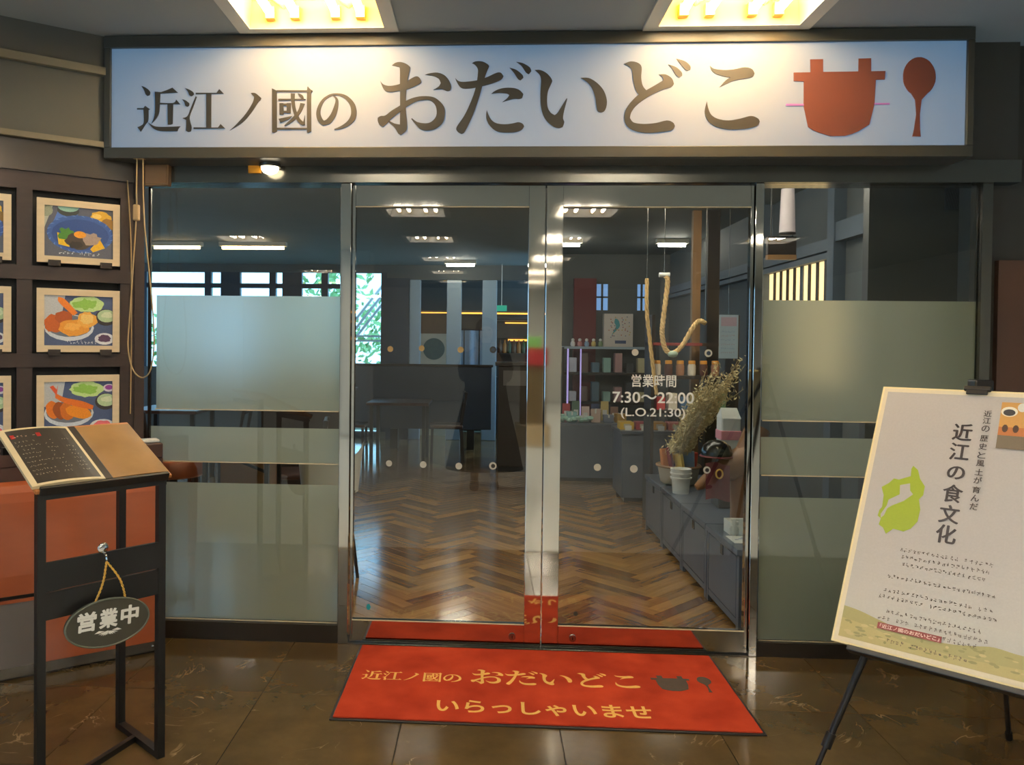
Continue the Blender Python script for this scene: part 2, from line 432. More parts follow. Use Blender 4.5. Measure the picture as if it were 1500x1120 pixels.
def smooth_poly(pts, sub=4, sharp=52):
    n = len(pts); P = [Vector((p[0], p[1])) for p in pts]; out = []
    def corner(i):
        a = P[i]-P[i-1]; b = P[(i+1) % n]-P[i]
        if a.length < 1e-9 or b.length < 1e-9: return True
        return a.angle(b) > math.radians(sharp)
    cs = [corner(i) for i in range(n)]
    for i in range(n):
        p1, p2 = P[i], P[(i+1) % n]; p0 = P[i-1] if not cs[i] else p1; p3 = P[(i+2) % n] if not cs[(i+1) % n] else p2
        for k in range(sub):
            t = k/sub
            out.append(0.5*((2*p1)+(p2-p0)*t+(2*p0-5*p1+4*p2-p3)*t*t+(3*p1-p0-3*p2+p3)*t**3))
    return [(q.x, q.y) for q in out]
def ell(cx, cy, rx, ry, n=20, rot=0.0, wob=0.0):
    o = []
    for k in range(n):
        a = 2*math.pi*k/n; j = 1+wob*(rnd.random()-.5)
        x, y = rx*math.cos(a)*j, ry*math.sin(a)*j
        o.append((cx+x*math.cos(rot)-y*math.sin(rot), cy+x*math.sin(rot)+y*math.cos(rot)))
    return o
class Print:
    """flat colour print: layered outlines"""
    def __init__(self, ax, t0=0.0, step=0.00006): self.mb = MB(); self.ax = ax; self.t = t0; self.step = step
    def poly(self, pts, rgb): self.mb.prism(pts, self.t, None, self.ax, lin(rgb)); self.t += self.step
    def rect(self, x0, x1, y0, y1, rgb): self.poly([(x0, y0), (x1, y0), (x1, y1), (x0, y1)], rgb)
    def e(self, *a, rgb=(0, 0, 0), **k): self.poly(ell(*a, **k), rgb)
    def text(self, body, x0, x1, y0, y1, rgb, bold=0.0):
        for dx, dy in (((0, 0),) if not bold else ((-bold, 0), (bold, 0), (0, -bold*.6), (0, bold*.6))):
            add_text(self.mb, body, x0+dx, x1+dx, y0+dy, y1+dy, self.ax, self.t, lin(rgb)); self.t += self.step*.2
        self.t += self.step
    def scribble(self, x0, x1, y, h, rgb, gap=0.15, dens=3):
        """an unreadably small line of writing: a few strokes for each character"""
        x = x0
        while x < x1-h*0.5:
            if rnd.random() > gap:
                for _ in range(dens):
                    cx = x+h*0.45*rnd.random()+h*.1; cy = y+h*(rnd.random()*.7+.1)
                    if rnd.random() < .5: w, hh = h*.34, h*.09
                    else: w, hh = h*.09, h*.34
                    q = [(cx-w/2, cy-hh/2), (cx+w/2, cy-hh/2), (cx+w/2, cy+hh/2), (cx-w/2, cy+hh/2)]
                    self.mb.prism(q, self.t, None, self.ax, lin(rgb))
            x += h*0.86
        self.t += self.step
GLYPHS = [
 ('d', [-1892,2619,-1876,2613,-1858,2601,-1850,2589,-1853,2576,-1864,2573,-1872,2580,-1879,2598]),
 ('d', [-1912,2517,-1882,2517,-1874,2528,-1851,2512,-1858,2509,-1859,2462,-1870,2445,-1894,2409,-1910,2430,-1893,2437,-1880,2453,-1882,2511,-1912,2511]),
 ('d', [-1862,2453,-1841,2440,-1819,2432,-1771,2431,-1708,2433,-1718,2421,-1721,2411,-1793,2411,-1822,2417,-1841,2429]),
 ('d', [-1829,2592,-1807,2590,-1803,2586,-1805,2531,-1809,2493,-1822,2468,-1843,2447,-1830,2481,-1827,2528]),
 ('d', [-1805,2588,-1775,2598,-1746,2610,-1720,2587,-1805,2583]),
 ('d', [-1805,2541,-1742,2540,-1728,2555,-1709,2534,-1805,2534]),
 ('d', [-1769,2537,-1742,2537,-1744,2445,-1755,2441,-1767,2441]),
 ('d', [-1687,2608,-1666,2600,-1648,2588,-1646,2577,-1656,2570,-1666,2574,-1674,2591]),
 ('d', [-1702,2557,-1685,2552,-1667,2539,-1667,2529,-1675,2522,-1685,2527,-1691,2544]),
 ('d', [-1637,2570,-1632,2567,-1646,2527,-1664,2480,-1662,2455,-1655,2430,-1658,2411,-1670,2407,-1682,2413,-1681,2437,-1681,2462,-1695,2468,-1697,2471,-1675,2480,-1659,2518]),
 ('d', [-1637,2586,-1540,2585,-1527,2602,-1506,2581,-1637,2579]),
 ('d', [-1588,2583,-1564,2583,-1564,2424,-1587,2424]),
 ('d', [-1646,2428,-1532,2427,-1520,2443,-1499,2423,-1646,2421]),
 ('d', [-1381,2583,-1359,2582,-1332,2560,-1336,2550,-1347,2539,-1380,2491,-1420,2448,-1477,2414,-1442,2446,-1402,2491,-1372,2539,-1365,2565]),
 ('d', [-1283,2604,-1260,2593,-1258,2408,-1271,2402,-1281,2404]),
 ('d', [-1121,2594,-1112,2605,-1094,2588,-1102,2581,-1100,2408,-1114,2401,-1120,2403]),
 ('d', [-1261,2595,-1120,2594,-1120,2586,-1261,2587]),
 ('d', [-1259,2425,-1119,2424,-1119,2416,-1259,2416]),
 ('d', [-1253,2556,-1137,2555,-1129,2550,-1253,2547]),
 ('d', [-1196,2581,-1177,2579,-1177,2542,-1170,2503,-1154,2468,-1137,2451,-1130,2481,-1129,2436,-1145,2436,-1168,2460,-1185,2499,-1194,2547]),
 ('d', [-1164,2581,-1142,2572,-1135,2557,-1146,2555,-1157,2568]),
 ('d', [-1151,2536,-1131,2533,-1146,2499,-1176,2460,-1216,2434,-1225,2435,-1185,2473,-1161,2503]),
 ('d', [-1248,2536,-1229,2536,-1228,2484,-1247,2484]),
 ('d', [-1214,2536,-1195,2536,-1195,2490,-1214,2490]),
 ('d', [-1230,2534,-1213,2534,-1213,2524,-1230,2524]),
 ('d', [-1230,2501,-1213,2501,-1213,2492,-1230,2492]),
 ('d', [-1251,2465,-1221,2471,-1190,2477,-1203,2464,-1242,2447]),
 ('d', [-1003,2569,-990,2550,-996,2522,-1011,2486,-1030,2462,-1042,2456,-1051,2467,-1059,2492,-1053,2523,-1037,2550,-1013,2566,-1016,2575,-1045,2558,-1067,2529,-1078,2492,-1071,2456,-1047,2434,-1014,2443,-990,2475,-978,2517,-979,2553,-999,2572]),
 ('d', [-1037,2550,-1013,2566,-980,2570,-948,2556,-925,2527,-918,2497,-922,2473,-937,2451,-963,2432,-995,2418,-994,2415,-958,2420,-924,2436,-899,2462,-893,2498,-906,2538,-940,2569,-979,2579,-1016,2575,-1045,2558]),
 ('d', [-734,2703,-719,2714,-698,2718,-674,2712,-655,2699,-651,2688,-661,2639,-667,2591,-669,2512,-662,2436,-667,2409,-690,2390,-702,2397,-719,2423,-747,2449,-742,2454,-720,2442,-695,2437,-695,2512,-696,2591,-697,2639,-698,2689,-708,2697]),
 ('d', [-787,2634,-770,2617,-742,2611,-701,2618,-661,2635,-628,2652,-611,2649,-600,2633,-607,2619,-666,2594,-700,2588,-738,2583,-761,2588,-775,2605]),
 ('d', [-796,2468,-782,2476,-762,2478,-734,2499,-693,2524,-669,2543,-631,2558,-589,2564,-544,2559,-513,2538,-494,2511,-492,2477,-502,2443,-533,2417,-570,2409,-602,2416,-626,2440,-644,2462,-640,2465,-616,2448,-581,2442,-554,2448,-533,2470,-529,2497,-537,2525,-558,2544,-589,2546,-624,2539,-665,2517,-699,2491,-737,2461,-754,2442,-772,2427,-787,2435,-796,2454]),
 ('d', [-582,2660,-563,2666,-528,2669,-497,2658,-475,2634,-464,2606,-469,2589,-483,2586,-507,2595,-545,2592,-521,2607,-512,2622,-521,2641,-542,2653,-563,2657]),
 ('d', [-372,2710,-355,2718,-325,2717,-301,2704,-295,2694,-310,2657,-323,2612,-340,2551,-366,2476,-400,2405,-417,2394,-434,2405,-438,2425,-404,2476,-374,2541,-354,2602,-345,2664,-347,2687,-359,2703]),
 ('d', [-447,2644,-430,2630,-402,2627,-351,2633,-307,2646,-262,2666,-242,2666,-230,2651,-242,2634,-289,2616,-354,2601,-399,2596,-423,2603,-440,2627]),
 ('d', [-203,2688,-174,2679,-146,2657,-141,2643,-153,2632,-165,2638,-184,2666]),
 ('d', [-173,2714,-144,2708,-113,2689,-106,2672,-116,2659,-130,2667,-150,2696]),
 ('d', [-284,2573,-262,2588,-228,2598,-187,2598,-159,2589,-140,2570,-145,2553,-159,2549,-186,2549,-234,2535,-213,2552,-203,2566,-214,2573,-248,2576]),
 ('d', [-303,2500,-294,2476,-280,2454,-256,2440,-219,2436,-185,2440,-161,2445,-142,2438,-135,2426,-147,2410,-177,2400,-225,2399,-259,2406,-287,2428,-303,2455,-306,2479]),
 ('d', [-90,2677,-65,2677,-34,2660,-13,2632,-17,2614,-30,2583,-34,2549,-31,2512,-18,2488,0,2476,12,2485,29,2512,52,2550,55,2545,44,2501,38,2464,44,2444,37,2423,20,2418,-4,2425,-35,2451,-54,2485,-63,2529,-64,2583,-62,2631,-68,2655]),
 ('d', [115,2641,149,2640,183,2621,214,2588,229,2551,231,2521,222,2494,205,2487,190,2495,184,2524,179,2555,166,2592,146,2619]),
 ('d', [303,2701,334,2712,366,2705,382,2686,381,2641,388,2605,404,2584,395,2564,375,2562,357,2587,345,2632,340,2673,326,2689]),
 ('d', [459,2653,488,2653,515,2636,525,2611,512,2597,471,2584,413,2555,364,2519,340,2487,334,2462,350,2442,393,2435,447,2439,496,2450,523,2441,532,2425,519,2407,470,2398,402,2395,348,2408,316,2435,309,2474,324,2515,364,2560,404,2584,444,2607,477,2627,475,2640]),
 ('d', [499,2697,533,2685,558,2662,560,2647,547,2640,533,2651,515,2679]),
 ('d', [534,2722,572,2710,595,2689,595,2673,584,2669,568,2680]),
 ('d', [682,2689,698,2677,738,2671,783,2673,831,2682,863,2674,875,2655,863,2638,810,2629,770,2618,724,2596,750,2625,770,2638,739,2644,707,2655,689,2670]),
 ('d', [670,2533,676,2504,690,2474,719,2456,764,2449,813,2456,862,2468,893,2457,901,2442,889,2424,840,2412,769,2409,711,2422,675,2449,662,2481,663,2504]),
 ('r', [1044,2657,1116,2658,1114,2714,1169,2715,1170,2659,1321,2660,1321,2716,1374,2717,1375,2660,1436,2661,1434,2624,1396,2623,1392,2516,1372,2428,1328,2400,1298,2387,1268,2379,1207,2378,1156,2394,1130,2405,1110,2419,1089,2512,1088,2618,1045,2620]),
 ('v', [1014,2521,1090,2520,1090,2512,1014,2512]),
 ('v', [1391,2522,1457,2522,1457,2515,1391,2515]),
 ('r', [1616,2562,1627,2571,1636,2583,1643,2597,1648,2612,1650,2628,1649,2645,1646,2661,1640,2676,1632,2689,1623,2701,1611,2710,1599,2716,1586,2720,1572,2720,1559,2717,1547,2711,1536,2702,1526,2690,1519,2677,1514,2662,1512,2646,1512,2629,1514,2613,1519,2598,1527,2584,1536,2572,1548,2562,1565,2535,1571,2473,1563,2407,1556,2376,1592,2375,1588,2406,1586,2473,1592,2535]),
]
# ---------------------------------------------------------------- the room: lobby
CEIL = 2.85
SHOP_CEIL = 2.62
def slab_with_holes(x0, x1, y0, y1, z0, z1, holes):
    xs = sorted({x0, x1, *[h[0] for h in holes], *[h[1] for h in holes]}); ys = sorted({y0, y1, *[h[2] for h in holes], *[h[3] for h in holes]})
    xs = [x for x in xs if x0 <= x <= x1]; ys = [y for y in ys if y0 <= y <= y1]
    mb = MB()
    for i in range(len(xs)-1):
        for j in range(len(ys)-1):
            cx, cy = (xs[i]+xs[i+1])/2, (ys[j]+ys[j+1])/2
            if any(h[0] < cx < h[1] and h[2] < cy < h[3] for h in holes): continue
            mb.box(xs[i], xs[i+1], ys[j], ys[j+1], z0, z1)
    return mb

# lobby floor: dark marble tiles by the shop front, pale floor beyond
T = 0.6
o = solo('floor', MB().box(-4.8, 4.8, -1.8, 0.02, -0.06, -0.006), 'grout', 'dark brown polished marble tile floor in front of the shop', 'floor', kind='structure')
floor = o; ROOTM[o.name] = Matrix.Identity(4)
tile_me = MB().bevelbox(0.0015, T-0.0015, 0.0015, T-0.0015, -0.006, 0.0, 0.0008).mesh('tile', 'marble')
for i in range(16):
    for j in range(3):
        t = link('tile', tile_me, floor); t.location = (-4.8+i*T, -T*(j+1)+0.02, 0)
solo('floor_hall', MB().box(-6.5, 6.5, -16, -1.8, -0.06, 0.0), 'pale_floor', 'pale grey hall floor behind the viewer', 'floor', kind='structure')

FIX = [(-1.06, -0.575), (0.74, -0.555)] + [(x, y) for y in (-2.6, -4.6, -6.8, -9.2, -11.6, -13.9) for x in (-1.06, 0.74)] + [(x, y) for y in (-6.8, -11.6) for x in (-3.6, 3.4)]
holes = [(x-.315, x+.315, y-.30, y+.30) for x, y in FIX]
mb = slab_with_holes(-6.5, 6.5, -16, 0.10, CEIL, CEIL+0.04, holes)
solo('ceiling', mb, 'ceiling_paint', 'matt grey lobby ceiling with recessed light fixtures', 'ceiling', kind='structure')
# hall behind the viewer (seen in the mirror-finish door stiles and the glass)
solo('wall_hall_end', MB().box(-6.5, 6.5, -16.1, -16, 0, CEIL), 'lobby_wall', 'pale wall at the far end of the hall', 'wall', kind='structure')
solo('wall_hall_right', MB().box(6.5, 6.6, -16.1, 0.1, 0, CEIL), 'lobby_wall', 'pale side wall of the hall on the right', 'wall', kind='structure')
hl = MB().box(-6.6, -6.5, -16.1, -8.0, 0, CEIL).box(-6.6, -6.5, -8.0, -4.6, 0, 0.5).box(-6.6, -6.5, -8.0, -4.6, 2.5, CEIL).box(-6.6, -6.5, -4.6, -1.9, 0, CEIL)
solo('wall_hall_left', hl, 'lobby_wall', 'pale side wall of the hall with one wide window', 'wall', kind='structure')

# display wall on the left, turned about 36 degrees to the shop front
WD = Vector((0.811, 0.585, 0)).normalized(); WN = Vector((WD.y, -WD.x, 0)); W0 = Vector((-1.98, -0.10, 0))
WANG = math.atan2(WD.y, WD.x)
dw = tag(thing('wall_left', 'dark timber display wall left of the doors, set at an angle', 'wall', tuple(W0), WANG, kind='structure'), 'dark timber display wall left of the doors, set at an angle', 'wall', kind='structure')
# local frame: x along the wall (right = positive), y = -out of the wall, z up
part('backing', MB().box(-3.6, 0.03, 0.03, 0.09, 0, 2.20), 'lattice_back', dw)
part('upper_wall', MB().box(-3.6, 0.03, -0.02, 0.09, 2.355, CEIL), 'wall_taupe', dw)
part('cornice', MB().box(-3.6, 0.03, -0.05, -0.02, 2.665, 2.70), 'cornice', dw)
part('light_ledge', MB().box(-3.6, 0.03, -0.045, -0.02, 2.335, 2.36), 'cornice', dw)
part('fascia', MB().box(-3.6, 0.03, -0.015, 0.09, 2.195, 2.345), 'soffit_wood', dw)
part('top_rail', MB().box(-3.6, 0.03, -0.005, 0.03, 2.115, 2.195), 'lattice_wood', dw)
for z in (1.714, 1.324, 0.93):
    part('shelf_rail', MB().box(-3.6, 0.0, -0.03, 0.03, z, z+0.062), 'lattice_wood', dw)
for s in (-0.056, -0.485, -0.915, -1.345):
    part('post', MB().box(s, s+0.062, -0.022, 0.03, 0.0, 2.115), 'lattice_wood', dw)
part('side_post', MB().box(0.006, 0.05, -0.03, 0.06, 0, 2.40), 'lattice_wood', dw)

# shop front: lintel, jambs, base, header panel behind the sign
solo('trim_1', MB().box(-2.05, 2.12, -0.05, 0.09, 2.208, 2.31), 'dark_steel', 'dark polished steel lintel across the shop front', 'lintel', kind='structure')
solo('trim_2', MB().box(-2.05, 2.12, -0.02, 0.09, 2.31, CEIL), 'sign_box', 'dark header panel behind the signboard', 'trim', kind='structure')
solo('trim_3', MB().bevelbox(-0.992, -0.942, -0.035, 0.06, 0.0, 2.208, 0.003), 'mirror_steel', 'mirror-polished steel jamb left of the doors', 'door jamb', kind='structure')
solo('trim_4', MB().bevelbox(0.947, 0.985, -0.035, 0.06, 0.0, 2.208, 0.003), 'mirror_steel', 'mirror-polished steel jamb right of the doors', 'door jamb', kind='structure')
solo('trim_5', MB().box(-2.05, -0.992, -0.03, 0.06, 0.0, 0.086), 'dark_base', 'dark stone base under the left glass pane', 'baseboard', kind='structure')
solo('trim_6', MB().box(0.985, 2.12, -0.03, 0.06, 0.0, 0.068), 'dark_base', 'dark stone base under the right glass pane', 'baseboard', kind='structure')
solo('trim_7', MB().box(-0.942, 0.947, -0.04, 0.07, -0.005, 0.006), 'satin_steel', 'steel door sill in front of the doors', 'sill', kind='structure')

# left and right fixed glass panes with frosted film bands
def sidelight(name, x0, x1, zb, bands, label):
    w = thing(name, label, 'window', (x0, 0, 0), kind='structure')
    part('glass_pane', MB().box(x0, x1, -0.005, 0.005, zb, 2.205), 'glass', w, True)
    for z0, z1, a, b in bands:
        part('frosted_film', MB().box(a, b, 0.0062, 0.0075, z0, z1), 'frosted', w, True)
        part('film_edge', MB().box(a, b, -0.0085, -0.0055, z0-0.004, z0+0.001), 'page_edge', w, True)
    part('edge_strip', MB().box(x0-0.012, x0, -0.008, 0.008, zb, 2.205), 'satin_steel', w, True)
    part('edge_strip', MB().box(x1, x1+0.004, -0.008, 0.008, zb, 2.205), 'satin_steel', w, True)
    return w
sidelight('window_1', -1.93, -0.998, 0.086, [(1.117, 1.670, -1.905, -1.0), (0.862, 1.030, -1.93, -1.0), (0.092, 0.756, -1.93, -1.0)], 'fixed glass pane with frosted bands left of the doors')
sidelight('window_2', 0.99, 1.965, 0.068, [(1.106, 1.669, 1.002, 1.965), (0.849, 1.026, 1.002, 1.965), (0.07, 0.743, 1.002, 1.965)], 'fixed glass pane with frosted bands right of the doors')
solo('trim_8', MB().box(1.965, 2.01, -0.03, 0.06, 0.0, 2.208), 'dark_steel', 'dark glossy corner post at the right end of the glass', 'post', kind='structure')
# brown side wall at the far right
wr = thing('wall_right', 'dark wall with brown panel at the right of the shop front', 'wall', (2.01, 0, 0), kind='structure')
part('wall_face', MB().box(2.01, 6.5, 0.03, 0.09, 0, CEIL), 'dark_wall', wr, True)
part('brown_panel', MB().box(2.06, 3.4, 0.0, 0.03, 0.0, 1.86), 'brown_wall', wr, True)
# header of the shop ceiling edge and left end of the front
solo('wall_front_left', MB().box(-8.0, -2.05, 0.02, 0.09, 0, CEIL), 'dark_wall', 'plain wall hidden behind the display wall', 'wall', kind='structure')

# doors
def door(name, x0, x1, meet, label):
    d = thing(name, label, 'door', (x0, 0, 0), kind='structure')
    zb, zt = 0.012, 2.2
    gx0 = x0+0.014 if meet == 'R' else x0+0.078
    gx1 = x1-0.078 if meet == 'R' else x1-0.014
    def fr(nm, *b): part(nm, MB().bevelbox(*b, 0.0015), 'mirror_steel', d, True)
    fr('stile', x0, gx0, -0.02, 0.02, zb, zt); fr('stile', gx1, x1, -0.02, 0.02, zb, zt)
    fr('top_rail', gx0, gx1, -0.02, 0.02, 2.1, zt); fr('bottom_rail', gx0, gx1, -0.02, 0.02, zb, 0.112)
    part('glazing_bead', MB().box(gx0, gx1, -0.024, -0.02, 0.112, 0.117).box(gx0, gx1, -0.024, -0.02, 2.095, 2.1), 'page_edge', d, True)
    g = part('glass_pane', MB().box(gx0, gx1, -0.005, 0.005, 0.112, 2.1), 'glass', d, True)
    return d, g
d1, g1 = door('door_1', -0.938, -0.0205, 'R', 'left glass door leaf in a mirror-polished steel frame')
d2, g2 = door('door_2', -0.0155, 0.944, 'L', 'right glass door leaf with white opening hours lettering')
def disc(cx, cz, r, y0, y1, n=18): return MB().prism(ell(cx, cz, r, r, n), y0, y1, lambda u, v, t: (u, t, v))
pm('sticker_silver', (196, 192, 178), 0.35, 0.3, var=0.2, scale=60); pm('sticker_dark', (40, 36, 30), 0.5); pm('sticker_teal', (40, 150, 150), 0.5)
pm('sticker_brass', (170, 140, 90), 0.35, 0.3, var=0.3, scale=60)
for (x, z, g, mt, r) in ((-.753, 1.42, g1, 'sticker_brass', .014), (-.602, 1.425, g1, 'sticker_brass', .014), (-.415, 1.42, g1, 'sticker_brass', .015), (-.261, 1.422, g1, 'sticker_dark', .016),
                     (.409, 1.417, g2, 'sticker_silver', .016), (.749, 1.417, g2, 'sticker_silver', .018), (-.754, .87, g1, 'sticker_silver', .015), (-.589, .867, g1, 'sticker_silver', .016),
                     (-.418, .863, g1, 'sticker_silver', .016), (-.255, .867, g1, 'sticker_silver', .018), (.24, .87, g2, 'sticker_silver', .017), (.411, .866, g2, 'sticker_silver', .018), (.751, .867, g2, 'sticker_silver', .017)):
    s = part('sticker', disc(x, z, r, -0.0062, -0.0052), mt, g, True)
    if (x, z) in ((-.261, 1.422), (-.255, .867), (.751, .867), (.749, 1.417)):
        part('sticker_centre', disc(x+.001, z, r*.55, -0.0072, -0.0062), 'sticker_dark' if z < 1 else 'navy_panel', g, True)
part('sticker', MB().prism(ell(-.847, .173, .011, .016, 6), -0.0062, -0.0052, lambda u, v, t: (u, t, v)), 'sticker_teal', g1, True, label='small teal sticker')
part('sticker', disc(.147, .169, .011, -0.0062, -0.0052), 'sticker_dark', g2, True)
for (x, z, d) in ((-.154, .055, d1), (.132, .057, d2)):
    k = part('floor_lock', disc(x, z, .017, -0.026, -0.02), 'satin_steel', d, True)
    part('keyhole', MB().box(x-.002, x+.002, -0.0272, -0.026, z-.007, z+.007), 'black_gloss', k, True)
fx = lambda u, v, t: (u, t, v)
lt = MB()
add_text(lt, '営業時間', .394, .602, 1.254, 1.313, fx, -0.0058, off=.012)
part('lettering', lt, 'white_paint', g2, True, label='white opening hours heading')
lt = MB(); add_text(lt, '7:30～22:00', .306, .686, 1.178, 1.231, fx, -0.0058, off=.014); part('lettering', lt, 'white_paint', g2, True, label='white opening hours')
lt = MB(); add_text(lt, '(L.O.21:30)', .346, .646, 1.103, 1.155, fx, -0.0058, off=.012); part('lettering', lt, 'white_paint', g2, True, label='white last order time')

# ---------------------------------------------------------------- recessed lobby light fixtures
def make_fixture(glow='tube_glow', refl='reflector'):
    t = thing('ceiling_light', 'x', 'ceiling light')
    z = 0.0
    fl = MB()
    fl.box(-.36, .36, .285, .335, -.012, 0.001).box(-.36, .36, -.335, -.285, -.012, 0.001).box(-.36, -.30, -.285, .285, -.012, 0.001).box(.30, .36, -.285, .285, -.012, 0.001)
    part('trim_frame', fl, 'fixture_trim', t)
    hs = MB()
    a, b, h = .30, .285, .11
    a2, b2 = .29, .28
    hs.add([(-a, -b, -.01), (a, -b, -.01), (a, b, -.01), (-a, b, -.01), (-a2, -b2, h), (a2, -b2, h), (a2, b2, h), (-a2, b2, h)],
           [(0, 1, 5, 4), (1, 2, 6, 5), (2, 3, 7, 6), (3, 0, 4, 7), (4, 5, 6, 7)])
    for cx in (-.145, .145):      # ridge between the tubes of a pair
        hs.add([(cx-.055, -b2, h-.001), (cx+.055, -b2, h-.001), (cx, -b2, h-.04), (cx-.055, b2, h-.001), (cx+.055, b2, h-.001), (cx, b2, h-.04)], [(0, 2, 5, 3), (2, 1, 4, 5), (0, 1, 2), (3, 5, 4)])
    part('reflector', hs, refl, t, fixn=False)
    for cx in (-.2, -.09, .09, .2):
        part('tube', MB().tube([(cx, -.235, .045), (cx, .235, .045)], .018, 10), glow, t)
        for sy in (-1, 1):
            c = MB().box(cx-.02, cx+.02, sy*.262-.016, sy*.262+.016, .02, .072)
            part('lamp_holder', c, 'lamp_cap', t)
    return t
f0 = make_fixture(); f1 = make_fixture('hall_glow', 'hall_reflector')
for i, (x, y) in enumerate(FIX):
    f = f0 if i == 0 else f1 if i == 2 else copy_tree(f0 if i == 1 else f1)
    place(f, (x, y, CEIL))
    if i == 0: lb, g = 'recessed four-tube fluorescent fixture above the left half of the signboard', 'lit fixtures above the signboard'
    elif i == 1: lb, g = 'recessed four-tube fluorescent fixture above the right half of the signboard', 'lit fixtures above the signboard'
    else:
        side = {-1.06: 'left of the middle', .74: 'right of the middle', -3.6: 'far left', 3.4: 'far right'}[x]
        row = {-2.6: 'first', -4.6: 'second', -6.8: 'third', -9.2: 'fourth', -11.6: 'fifth', -13.9: 'sixth'}[y]
        lb, g = 'white fluorescent ceiling fixture in the hall behind the viewer, %s row, %s' % (row, side), 'fixtures in the hall behind the viewer'
    tag(f, lb, 'ceiling light', g)

# ---------------------------------------------------------------- signboard
sg = thing('signboard', 'long ceiling-lit white shop sign with dark lettering above the doors', 'sign', (-0.128, -0.02, 2.29))
SX0, SX1, SZ0, SZ1 = -2.033, 1.778, 2.335, 2.790
part('box', MB().box(SX0-.03, SX1+.03, -0.18, -0.02, SZ0-.05, SZ1+.055), 'sign_box', sg, True)
part('face_panel', MB().box(SX0, SX1, -0.2, -0.18, SZ0, SZ1), 'sign_face', sg, True)
for b in ((SX0-.03, SX1+.03, SZ1, SZ1+.055), (SX0-.03, SX1+.03, SZ0-.05, SZ0), (SX0-.03, SX0, SZ0, SZ1), (SX1, SX1+.03, SZ0, SZ1)):
    part('frame_bar', MB().bevelbox(b[0], b[1], -0.215, -0.178, b[2], b[3], 0.003), 'sign_frame', sg, True)
SETS = [('letter', 0, 7), ('letter', 7, 13), ('letter', 13, 14), ('letter', 14, 27), ('letter', 27, 29), ('letter', 29, 33), ('letter', 33, 39), ('letter', 39, 41), ('letter', 41, 45), ('letter', 45, 47), ('pot_emblem', 47, 50), ('spoon_emblem', 50, 51)]
def glyph_polys(i):
    k, v = GLYPHS[i]; pts = [(v[j]/1000, v[j+1]/1000) for j in range(0, len(v), 2)]
    return k, (smooth_poly(pts) if k == 'd' else pts)
for nm, a, b in SETS:
    g = MB(); vl = []
    for i in range(a, b):
        k, pts = glyph_polys(i)
        if k == 'v': vl.append(MB().prism(pts, -0.2032, -0.1995, fx))
        else: g.prism(pts, -0.2032-.00012*(i-a), -0.1995, fx)
    p = part(nm, g, 'sign_letter' if nm == 'letter' else 'sign_red', sg, True)
    for q in vl: part('handle_line', q, 'sign_violet', p, True, label='thin violet line at the pot')
    if nm == 'pot_emblem': p['label'] = 'brown-red cooking pot emblem'
    if nm == 'spoon_emblem': p['label'] = 'brown-red spoon emblem'

# small downlight added for a lintel reflection, with orange tag; box at left
dl = thing('reflection_dome', 'small white dome added for a lamp reflection under the sign, left of the doors', 'light', (-1.32, -0.085, 2.30))
part('dome', MB().lathe([(.042, 0), (.04, -.015), (.03, -.028), (.012, -.036)], 16, at=(-1.32, -0.095, 2.272)), 'dome_glow', dl, True)
part('collar', MB().lathe([(.05, .012), (.05, -.004)], 16, at=(-1.32, -0.095, 2.272)), 'satin_steel', dl, True)
part('tag', MB().box(-1.434, -1.375, -0.062, -0.05, 2.25, 2.287), 'orange_tag', dl, True)
jb = thing('junction_box', 'brown metal box under the left end of the sign', 'box', (-1.88, -0.06, 2.19))
part('body', MB().bevelbox(-1.943, -1.81, -0.09, -0.05, 2.186, 2.285, .004), 'tan_wood', jb, True)
part('cover', MB().bevelbox(-1.935, -1.818, -0.094, -0.09, 2.194, 2.277, .003), 'tan_wood', jb, True)
